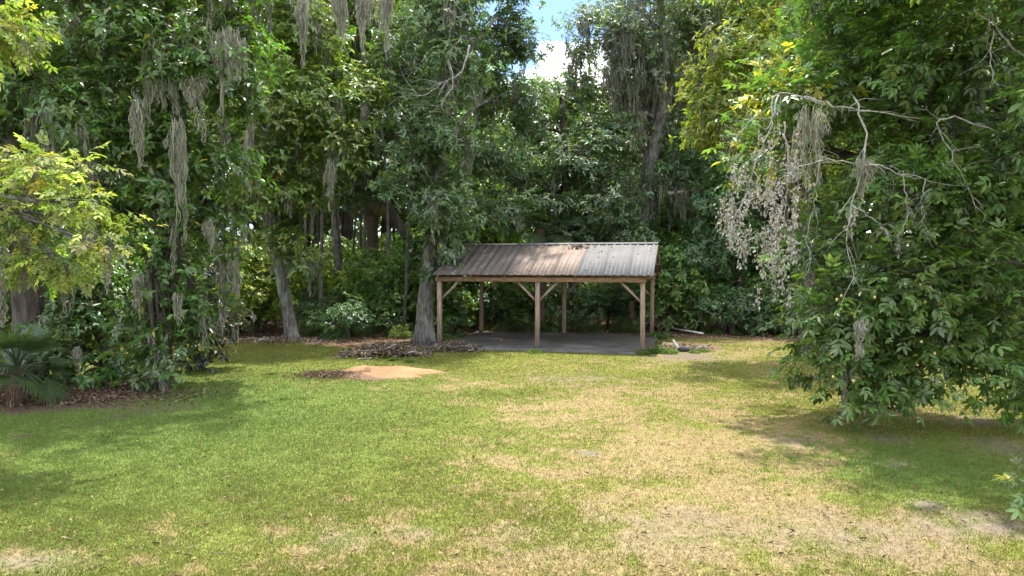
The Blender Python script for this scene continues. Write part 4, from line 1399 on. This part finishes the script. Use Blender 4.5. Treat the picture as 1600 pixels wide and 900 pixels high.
# the vine mound right of the carport
vb = G(1135, 520)
build_tree('vine_mound', 'rounded mound of vines with pale upper leaves right of the carport', 'shrub', (float(vb[0]), 30.2), [(vb[0], 30.2, 0), (vb[0], 30.2, 1.0), (vb[0], 30.2, 1.7)], .06,
           LB([(1140, 465, 29.8, 40, 22, .9), (1120, 490, 29.8, 34, 24, .8), (1165, 490, 29.6, 44, 26, .9), (1195, 505, 29.4, 34, 20, .8), (1095, 470, 30.2, 26, 26, .7), (1185, 460, 30.5, 34, 30, .9)]),
           dict(LF_BLUE, len=.15, per=24, spread=.15, density=60, col=(.085, .155, .065)), M_BARK_DARK, seed=31, flare=1.2, limb_from=.1, moss=18, moss_len=(.4, .8))

# far wood: reads as one mass
mb = MB()
rng = np.random.default_rng(3)
n = 34000
ang = rng.uniform(-1.05, 1.05, n)
dist = rng.uniform(62, 76, n)
hh = 13 + 4 * noise3(np.column_stack([ang * 9, ang * 0, ang * 0]))
pt = np.column_stack([np.sin(ang) * dist, np.cos(ang) * dist, rng.random(n) ** .8 * hh])
keep = (noise3(pt * .35) > np.where(pt[:, 2] < 8, .16, .34))
pt = pt[keep]
n = len(pt)
V, F, k = leaf_geo(pt, rng.normal(0, 1, (n, 3)) + [0, 0, -.4], rng.normal(0, .6, (n, 3)) + [0, -.4, .8], rng.uniform(.6, 1.3, n), rng.uniform(.3, .6, n))
mb.add(V, F, np.repeat(palette(n, (.07, .11, .03), rng, .3), k, 0))
fw = mb.build('far_wood', M_LEAF_SOFT, None, kind='stuff')
tag(fw, 'distant wood closing the view between the trunks', 'wood')

# ------------------------------------------------------------------ hanging moss one can pick out
def moss_thing(x, y0, y1, d, wpx, n, label, seed, col=(.37, .36, .28)):
    rg = np.random.default_rng(seed)
    top = P(x, y0, d)
    L_ = (y1 - y0) * d / FPX
    w = wpx * d / FPX
    mb = MB()
    for k in range(4):      # several bunches make an uneven curtain
        dx = rg.uniform(-.35, .35) * w if k else 0
        moss_geo(mb, (dx, rg.normal(0, .06), 0), L_ * (1 if k == 0 else rg.uniform(.45, .9)), w * rg.uniform(.5, .8), n // 3, rg, col, rw=.0055 + .0005 * d)
    o = mb.build('spanish_moss', M_MOSS)
    o.location = tuple(top)
    tag(o, label, 'moss', 'hanks of grey moss hanging from the trees')


for i, a in enumerate([
        (283, 180, 372, 15.6, 24, 170, 'longest hank of pale moss on the dark trees at left'),
        (214, 150, 262, 15.2, 18, 120, 'thin pointed moss hank under the dark crown left of the longest one'),
        (345, 40, 178, 15.6, 30, 170, 'broad moss hank high in the dark crown, upper left'),
        (372, 50, 130, 15.6, 16, 90, 'short moss tassel beside the broad hank, upper left'),
        (304, 118, 172, 15.6, 26, 90, 'wide short moss tuft left of the broad high hank'),
        (250, 118, 170, 15.5, 22, 80, 'short moss tuft in the middle of the dark crown'),
        (472, -10, 100, 22, 22, 150, 'moss hank at the top edge, leftmost of the row'),
        (532, -20, 78, 22, 26, 150, 'moss hank at the top edge, second of the row'),
        (566, -20, 88, 22, 24, 140, 'moss hank at the top edge, third of the row'),
        (602, -20, 92, 22, 22, 140, 'moss hank at the top edge, rightmost of the row'),
        (361, 385, 556, 20.5, 13, 110, 'rope of moss hanging almost to the grass at left'),
        (351, 400, 500, 20.5, 14, 70, 'shorter moss hank just left of the rope of moss'),
        (213, 425, 500, 15.9, 14, 90, 'pale moss hank beside the vine-clad trunk, low down'),
        (121, 540, 585, 16.0, 10, 50, 'small moss tuft low on the dark bush by the palmetto'),
        (280, 455, 510, 16.2, 14, 70, 'short moss tuft right of the vine-clad trunk'),
        (328, 340, 400, 16.2, 16, 80, 'short moss hank under the dark crown near its right side'),
        (388, 200, 310, 22, 14, 90, 'thin moss hank between the dark and the bright crowns'),
        (512, 245, 330, 24.5, 18, 110, 'moss sleeve under the bright crown over the slim trunk'),
        (1262, 165, 300, 11.9, 40, 130, 'wide grey moss veil on the right-hand tree near its left side'),
        (1350, 245, 305, 11.3, 30, 110, 'grey moss beard on the dead branch of the right-hand tree'),
        (1345, 500, 560, 11.2, 16, 70, 'thin moss strands low in the right-hand tree'),
        (1000, 170, 240, 33, 60, 190, 'ragged moss curtain in front of the mossy oak trunk'),
        (955, 90, 175, 33, 36, 170, 'dark moss curtain hanging left in the mossy oak'),
        (1075, 270, 345, 33, 50, 200, 'wide moss curtain right of the mossy oak trunk'),
        (740, 120, 200, 28, 30, 120, 'grey moss hank amid dead twigs above the carport')]):
    moss_thing(*a, seed=300 + i)

# dead twigs above the carport, in the sturdy oak
oak = [o for o in bpy.data.objects if o.name == 'broad_oak'][0]
for i, (pts, r) in enumerate([([(735, 70), (722, 110), (700, 125), (680, 130)], .03), ([(700, 90), (708, 130), (690, 160), (672, 180)], .025), ([(690, 130), (660, 150), (645, 140)], .02), ([(720, 60), (700, 85), (705, 120), (718, 145)], .02)]):
    dead_branch(pts, 24.6, r, oak, 8, 50 + i, 1.0)
o = MB()
p = smooth_path([P(1043, 303, 33), P(1065, 300, 33), P(1088, 296, 33)], 8)
V, F = tube_geo(p - P(1043, 303, 33), np.linspace(.12, .07, 8), 8, .1)
o = o.add(V, F).build('broken_limb', M_DEADWOOD, None, smooth=True)
o.location = tuple(P(1043, 303, 33))
tag(o, 'pale broken limb lodged crosswise right of the mossy oak', 'branch')

# ------------------------------------------------------------------ small things on the ground
# sand mound
c = G(600, 582)
rng = np.random.default_rng(8)
n1, n2 = 60, 30
th = np.linspace(0, 2 * np.pi, n1, endpoint=False)
mb = MB()
rx, ry = 1.75, 1.4
rads = np.linspace(0, 1, n2) ** .8
X = (np.cos(th)[None] * rads[:, None] * rx * (1 + .9 * (noise3(np.stack([np.cos(th) * 2.5 + 3, np.sin(th) * 2.5, th * 0], -1)) - .5))[None]).ravel()
Y = (np.sin(th)[None] * rads[:, None] * ry * (1 + .2 * (noise3(np.stack([np.cos(th) * 1.5, np.sin(th) * 1.5, th * 0 + 4], -1)) - .5))[None]).ravel()
q = np.repeat(rads, n1)
Zz = .13 * (1 - q ** 2) ** 1.2 + .12 * (1 - q ** 3) * (noise2(X, Y, 3.3, 2.6, 4) - .5) * 2 - .03 * q + ground_height(X + c[0], Y + c[1]) + .012
i, j = np.meshgrid(np.arange(n2 - 1), np.arange(n1), indexing='ij')
F = np.stack([i * n1 + j, i * n1 + (j + 1) % n1, (i + 1) * n1 + (j + 1) % n1, (i + 1) * n1 + j], -1).reshape(-1, 4)[:, ::-1]
nn = noise2(X, Y, 8.1, 2.2, 4)
mulch = np.clip((-X * .55 - Y * .55 + .0 + 1.6 * (nn - .5)) / .35 - 1.7 + q, 0, 1)[:, None]
mulch = np.maximum(mulch, np.clip((q - .84) / .1 + 2.5 * (nn - .5), 0, 1)[:, None] * .8)
sand = np.array([.245, .150, .080]) * (.55 + .9 * nn)[:, None]
colr = sand * (1 - mulch) + np.array([.13, .085, .06]) * mulch
M_SAND = vcol_mat('sand', .95, 14, .22, .8, 18)
sm = mb.add(np.column_stack([X, Y, Zz]), [F], colr).build('sand_mound', M_SAND, None, smooth=True)
sm.location = (c[0], c[1], 0)
tag(sm, 'low mound of orange sand with dark mulch on the lawn', 'sand mound')
M_CHIP = vcol_mat('chips', .9, namp=0)


def chips(name, label, cat, pts, size, cols, seed, flat=.3):
    rg = np.random.default_rng(seed)
    n = len(pts)
    D = unit(rg.normal(0, 1, (n, 3)) * [1, 1, flat])
    N = unit(rg.normal(0, .45, (n, 3)) + [0, 0, 1])
    V, F, k = leaf_geo(pts, D, N, rg.uniform(.5, 1.4, n) * size, rg.uniform(.5, 1.2, n) * size * .4, .3)
    cc = np.asarray(cols)[rg.integers(0, len(cols), n)] * rg.uniform(.6, 1.3, (n, 1))
    o = MB().add(V, F, np.repeat(cc, k, 0)).build(name, M_CHIP, None, kind='stuff')
    tag(o, label, cat)
    return o


n = 2600
a = rng.uniform(0, 6.28, n)
r = np.abs(rng.normal(0, .62, n))
bx, by = c[0] - 1.35 + np.cos(a) * r * .95, c[1] - .6 + np.sin(a) * r * .7
chips('mulch', 'dark mulch scattered at the left foot of the sand mound', 'mulch', np.column_stack([bx, by, .03 + rng.random(n) * .05]), .07, [(.10, .065, .045), (.15, .10, .07), (.07, .05, .04), (.22, .15, .10)], 1)

# brush pile by the sturdy trunk
def brush_pile(label, cx, cyy, L_, Wd, H, nst, seed, rot=0.0, nl=2600):
    rg = np.random.default_rng(seed)
    root = thing('brush_pile', label, 'brush pile', (cx, cyy, 0), rot)
    mats = [M_DEADWOOD, M_BARK_GREY, M_BARK_DARK, M_BARK_GREY]
    for k in range(nst):
        p0 = np.array([rg.uniform(-L_, L_) * .8, rg.normal(0, Wd * .35), 0])
        hz = H * (1 - (p0[0] / L_) ** 2) * math.exp(-(p0[1] / Wd) ** 2)
        p0[2] = rg.uniform(.02, max(hz, .04))
        an = rg.normal(.15, .7) + (math.pi if rg.random() < .5 else 0)
        ll = rg.uniform(.35, 1.15)
        d = np.array([math.cos(an), math.sin(an), rg.normal(0, .12)])
        s = smooth_path([p0 - d * ll / 2, p0 + rg.normal(0, .05, 3), p0 + d * ll / 2], 7)
        s[:, 2] = np.maximum(s[:, 2], .02)
        rr = rg.uniform(.010, .032)
        V, F = tube_geo(s, np.linspace(rr, rr * .5, 7), 5, .12, k)
        MB().add(V, F).build('stick', mats[k % 4], root, smooth=True)
    n = nl
    x = np.clip(rg.normal(0, .45, n), -1, 1) * L_
    y = rg.normal(0, Wd * .42, n)
    z = np.clip(H * (1 - (x / L_) ** 2) * np.exp(-(y / Wd) ** 2) * rg.uniform(.4, 1.05, n), .015, None)
    V, F, k = leaf_geo(np.column_stack([x, y, z]), unit(rg.normal(0, 1, (n, 3)) * [1, 1, .5]), unit(rg.normal(0, .6, (n, 3)) + [0, 0, 1]), rg.uniform(.06, .17, n), rg.uniform(.03, .07, n), .3)
    cc = np.array([(.20, .135, .095), (.14, .095, .07), (.28, .205, .15), (.10, .072, .058), (.25, .19, .15)])[rg.integers(0, 5, n)] * rg.uniform(.6, 1.3, (n, 1))
    MB().add(V, F, np.repeat(cc, k, 0)).build('dead_leaves', M_DRYLEAF, root, kind='stuff')
    return root


g = G(598, 556)
brush_pile('heap of brown sticks and dead leaves left of the flared trunk', g[0], g[1], 1.55, .75, .42, 80, 1, .05)
g = G(705, 547)
brush_pile('lower heap of sticks and leaves at the carport front left post', g[0] + .1, g[1] - .2, 1.0, .65, .30, 45, 2, -.15, 1700)
g = G(415, 535)
brush_pile('strip of broken branches beside the leaning pale trunk', g[0] + .3, g[1], 2.4, .8, .16, 50, 3, .0, 1500)
g = G(348, 522)
brush_pile('tangle of branches left of the leaning trunk', g[0], g[1] + .5, 1.3, .7, .38, 40, 4, .2, 900)
g = G(1068, 548)
brush_pile('low heap of pale debris right of the carport', g[0], g[1] + .3, 1.2, .8, .18, 34, 5, .1, 700)
# pale stick on the second heap
mb = MB()
p = smooth_path([P(693, 541, 25.2), P(702, 543, 25.1), P(712, 548, 25.0)], 8)
V, F = tube_geo(p - p[0], np.linspace(.03, .02, 8), 6, .1)
M_PALE = noise_mat('bleached_wood', (.36, .345, .32), (.50, .49, .46), 10, .8, .2)
o = mb.add(V, F).build('bleached_stick', M_PALE, None, smooth=True)
o.location = tuple(p[0])
tag(o, 'white bleached stick on the heap by the carport post', 'stick')
# white plank
a, b = G(1043, 516), G(1097, 526)
mb = MB().bar((0, 0, 0), (b - a), .16, .05, .006)
o = mb.build('plank', M_PALE)
o.location = (a[0], a[1], .14)
tag(o, 'long white plank lying at the wood edge right of the carport', 'plank')
# charred scrap with pale end
g = G(1060, 550)
sc = thing('scrap_log', 'small black log with pale end in the debris right of the carport', 'log', g)
p = smooth_path([(0, 0, .12), (.25, .05, .09), (.55, 0, .06)], 8)
V, F = tube_geo(p, np.array([.10, .11, .11, .10, .09, .07, .06, .04]), 8, .3, 2)
MB().add(V, F).build('burnt_wood', noise_mat('burnt_wood', (.012, .012, .014), (.05, .048, .05), 12, .6, .5), sc)
p = smooth_path([(-.18, .02, .42), (-.10, .01, .28), (.0, 0, .14)], 6)
V, F = tube_geo(p, np.linspace(.03, .06, 6), 6, .2, 3)
MB().add(V, F).build('pale_end', M_PALE, sc)
# pile of soil at that side
g = G(1065, 545)
X0, Y0 = np.meshgrid(np.linspace(-1.7, 1.7, 30), np.linspace(-1.2, 1.2, 22), indexing='ij')
qq = (X0 / 1.65) ** 2 + (Y0 / 1.15) ** 2
Zh = np.where(qq < 1, .16 * (1 - qq) + .09 * (noise2(X0.ravel(), Y0.ravel(), 2.2, 2.2, 3).reshape(X0.shape) - .4) * (1 - qq), -.03)
i, j = np.meshgrid(np.arange(29), np.arange(21), indexing='ij')
F = np.stack([i * 22 + j, (i + 1) * 22 + j, (i + 1) * 22 + j + 1, i * 22 + j + 1], -1).reshape(-1, 4)
cc = np.array([.13, .092, .062]) * (.6 + .8 * noise2(X0.ravel(), Y0.ravel(), 5.2, 3, 3))[:, None]
o = MB().add(np.column_stack([X0.ravel(), Y0.ravel(), Zh.ravel()]), [F], cc).build('soil_heap', M_SAND, None, smooth=True)
o.location = (g[0], g[1] + .3, 0)
tag(o, 'low heap of brown soil right of the carport slab', 'soil heap')


# weeds
def weed_mesh(seed, n, R, H, ll, col, wr=.4):
    rg = np.random.default_rng(seed)
    mb = MB()
    a, r = rg.random(n) * 6.28, np.sqrt(rg.random(n)) * R
    pt = np.column_stack([np.cos(a) * r, np.sin(a) * r, rg.random(n) * H * (1 - (r / R) ** 2 * .7)])
    V, F, k = leaf_geo(pt, np.column_stack([np.cos(a), np.sin(a), rg.uniform(-.2, 1.2, n)]) + rg.normal(0, .4, (n, 3)), rg.normal(0, .5, (n, 3)) + [0, 0, 1], ll * rg.uniform(.6, 1.3, n), ll * wr * rg.uniform(.7, 1.2, n))
    mb.add(V, F, np.repeat(palette(n, col, rg, .25), k, 0))
    b = pt * [.5, .5, 0]
    V, F = prisms(b[::3], pt[::3], .005, .003)
    mb.add(V, F, np.array(col) * .8)
    me = mesh_from('weed', np.concatenate(mb.V), mb.F, np.concatenate(mb.C))
    me.materials.append(M_LEAF_SOFT)
    return me


WM = [weed_mesh(1, 420, .38, .38, .13, (.075, .125, .03)), weed_mesh(2, 260, .30, .22, .11, (.09, .14, .035)), weed_mesh(3, 500, .5, .75, .34, (.12, .15, .06), .06), weed_mesh(4, 420, .45, .5, .26, (.16, .17, .07), .07)]
rg = np.random.default_rng(9)
wl_ = [(1018, 553, 0), (1008, 555, 1), (1030, 552, 0), (1000, 554, 1), (1046, 553, 1), (1085, 552, 1), (1100, 550, 1), (836, 552, 1), (640, 566, 1), (615, 563, 1), (1027, 530, 0), (700, 535, 0), (720, 530, 0), (735, 528, 1)]
wl_ += [(x, y, 3 if rg.random() < .5 else 2) for x, y in zip(rg.uniform(470, 640, 46), rg.uniform(500, 532, 46))]
wl_ += [(x, y, 3 if rg.random() < .6 else 2) for x, y in zip(rg.uniform(750, 1000, 26), rg.uniform(514, 521, 26))]
wl_ += [(x, y, 0) for x, y in zip(rg.uniform(1100, 1260, 14), rg.uniform(516, 526, 14))]
for (x, y, k) in wl_:
    g = G(x, y)
    o = link('weed', WM[k], None)
    o.location = (g[0], g[1], 0)
    o.rotation_euler = (0, 0, rg.random() * 6.28)
    s = float(rg.uniform(.45, .9))
    o.scale = (s, s, s)
    if k < 2:
        tag(o, 'small leafy weed sprouting at the slab, heaps and wood edge', 'weed', 'leafy weeds on the ground')
    else:
        tag(o, 'tuft of tall thin grass growing in the shaded wood edge', 'grass tuft', 'tall grass tufts in the wood edge')

# litter on the wood's floor
n = 26000
x, y = rng.uniform(-20, 20, n), rng.uniform(25.5, 40, n)
_, _, wood, *_r = lawn_masks(x, y)
k = wood > .4
x, y = x[k], y[k]
inslab = (((x - RX) * U_[0] + (y - RY) * U_[1]) > -.3) & (((x - RX) * U_[0] + (y - RY) * U_[1]) < SL + .1) & (((x - RX) * W_[0] + (y - RY) * W_[1]) < SD + .3) & (((x - RX) * W_[0] + (y - RY) * W_[1]) > -.7)
inslab = inslab & (rng.random(len(x)) > .12)
x, y = x[~inslab], y[~inslab]
chips('leaf_litter', 'brown leaf litter covering the floor of the wood', 'leaf litter', np.column_stack([x, y, .02 + .09 * ((np.abs((x - RX) * U_[0] + (y - RY) * U_[1] - SL / 2) < SL / 2 + .2) & (np.abs((x - RX) * W_[0] + (y - RY) * W_[1] - SD / 2) < SD / 2 + .3))]), .11, [(.20, .13, .08), (.28, .19, .12), (.12, .08, .055), (.34, .25, .17)], 4)
n = 5000
bx, by = rng.normal(G(80, 628)[0], 1.4, n), rng.normal(G(80, 628)[1] + .6, .55, n)
chips('bank_litter', 'dark leaf litter on the bare soil around the palmetto', 'leaf litter', np.column_stack([bx, by, np.full(n, .03)]), .09, [(.13, .085, .06), (.09, .06, .045), (.20, .14, .10)], 6)


# ------------------------------------------------------------------ grass
def build_grass(n, seed):
    rg = np.random.default_rng(seed)
    # more blades per square metre near the camera, thinning with distance
    u = rg.random(n)
    d0, d1 = 5.2, 29.0
    d = 1 / (1 / d0 - u * (1 / d0 - 1 / d1))
    d = np.where(rg.random(n) < .25, rg.uniform(8, d1, n), d)
    x = rg.uniform(-.86, .86, n) * d
    y = d
    dry, bare, wood, sg, n1, n2, n4 = lawn_masks(x, y)
    a = (x - RX) * U_[0] + (y - RY) * U_[1]
    b = (x - RX) * W_[0] + (y - RY) * W_[1]
    slab = (a > -.1) & (a < SL) & (b > -.60)
    qx, qy = (x - c_s[0]) / 1.25, (y - c_s[1]) / .95
    keep = (rg.random(n) > np.clip(bare * 1.05, 0, .97)) & (wood < .35) & ~slab & (qx * qx + qy * qy > 1) & (rg.random(n) > dry * .45)
    x, y, dry, sg, n1, n2, n4 = [q[keep] for q in (x, y, dry, sg, n1, n2, n4)]
    n = len(x)
    z = ground_height(x, y)
    isdry = rg.random(n) < np.clip(.10 + dry * .78, 0, .9)
    col = np.where(isdry[:, None], C_DRY * 1.15, C_LITE * (1 - sg)[:, None] + C_LUSH * 1.15 * sg[:, None])
    col = col * (np.exp(rg.normal(0, .10, n)) * (.72 + .56 * n1))[:, None] * np.exp(rg.normal(0, .06, (n, 3)))
    h = rg.uniform(.016, .042, n) * np.where(isdry, .7, 1.1) * (.35 + 1.4 * n2 * n4 * 2)
    az = rg.random(n) * 6.283
    lean = rg.uniform(.25, 1.1, n) * h * np.where(isdry, 1.5, 1.0)
    w = (.0026 + .00046 * y) * rg.uniform(.7, 1.3, n)
    s = np.column_stack([np.cos(az), np.sin(az), az * 0])
    az2 = rg.random(n) * 6.283
    base = np.column_stack([x, y, z - .004])
    tip = base + np.column_stack([np.cos(az2) * lean, np.sin(az2) * lean, h])
    V = np.stack([base - s * w[:, None], base + s * w[:, None], tip], 1).reshape(-1, 3)
    F = np.arange(n * 3).reshape(-1, 3)
    o = MB().add(V, [F], np.repeat(col, 3, 0)).build('grass', M_GRASS, None, kind='stuff')
    tag(o, 'short mown lawn grass, green at left and straw-dry at right', 'grass')


c_s = G(600, 582)
build_grass(820000, 5)

# fallen leaves and twigs on the lawn
rng = np.random.default_rng(60)
n = 1300
fd = 1 / (1 / 6.0 - rng.random(n) * (1 / 6.0 - 1 / 26.0))
fx = rng.uniform(-.8, .8, n) * fd
chips('fallen_leaves', 'scattered dead leaves lying on the lawn', 'leaves', np.column_stack([fx, fd, ground_height(fx, fd) + .03]), .075, [(.15, .10, .06), (.20, .15, .08), (.09, .06, .04), (.17, .15, .05)], 8)
n = 150
fd = 1 / (1 / 6.0 - rng.random(n) * (1 / 6.0 - 1 / 24.0))
fx = rng.uniform(-.8, .8, n) * fd
a_ = rng.random(n) * 6.283
l_ = rng.uniform(.04, .16, n)
p0 = np.column_stack([fx, fd, ground_height(fx, fd) + .02])
V, F = prisms(p0, p0 + np.column_stack([np.cos(a_) * l_, np.sin(a_) * l_, rng.uniform(0, .03, n)]), .005, .003)
tag(MB().add(V, F, np.repeat(np.array([.22, .17, .13]) * rng.uniform(.5, 1.5, (n, 1)), 6, 0)).build('fallen_twigs', M_CHIP, None, kind='stuff'), 'thin fallen twigs scattered over the lawn', 'twigs')
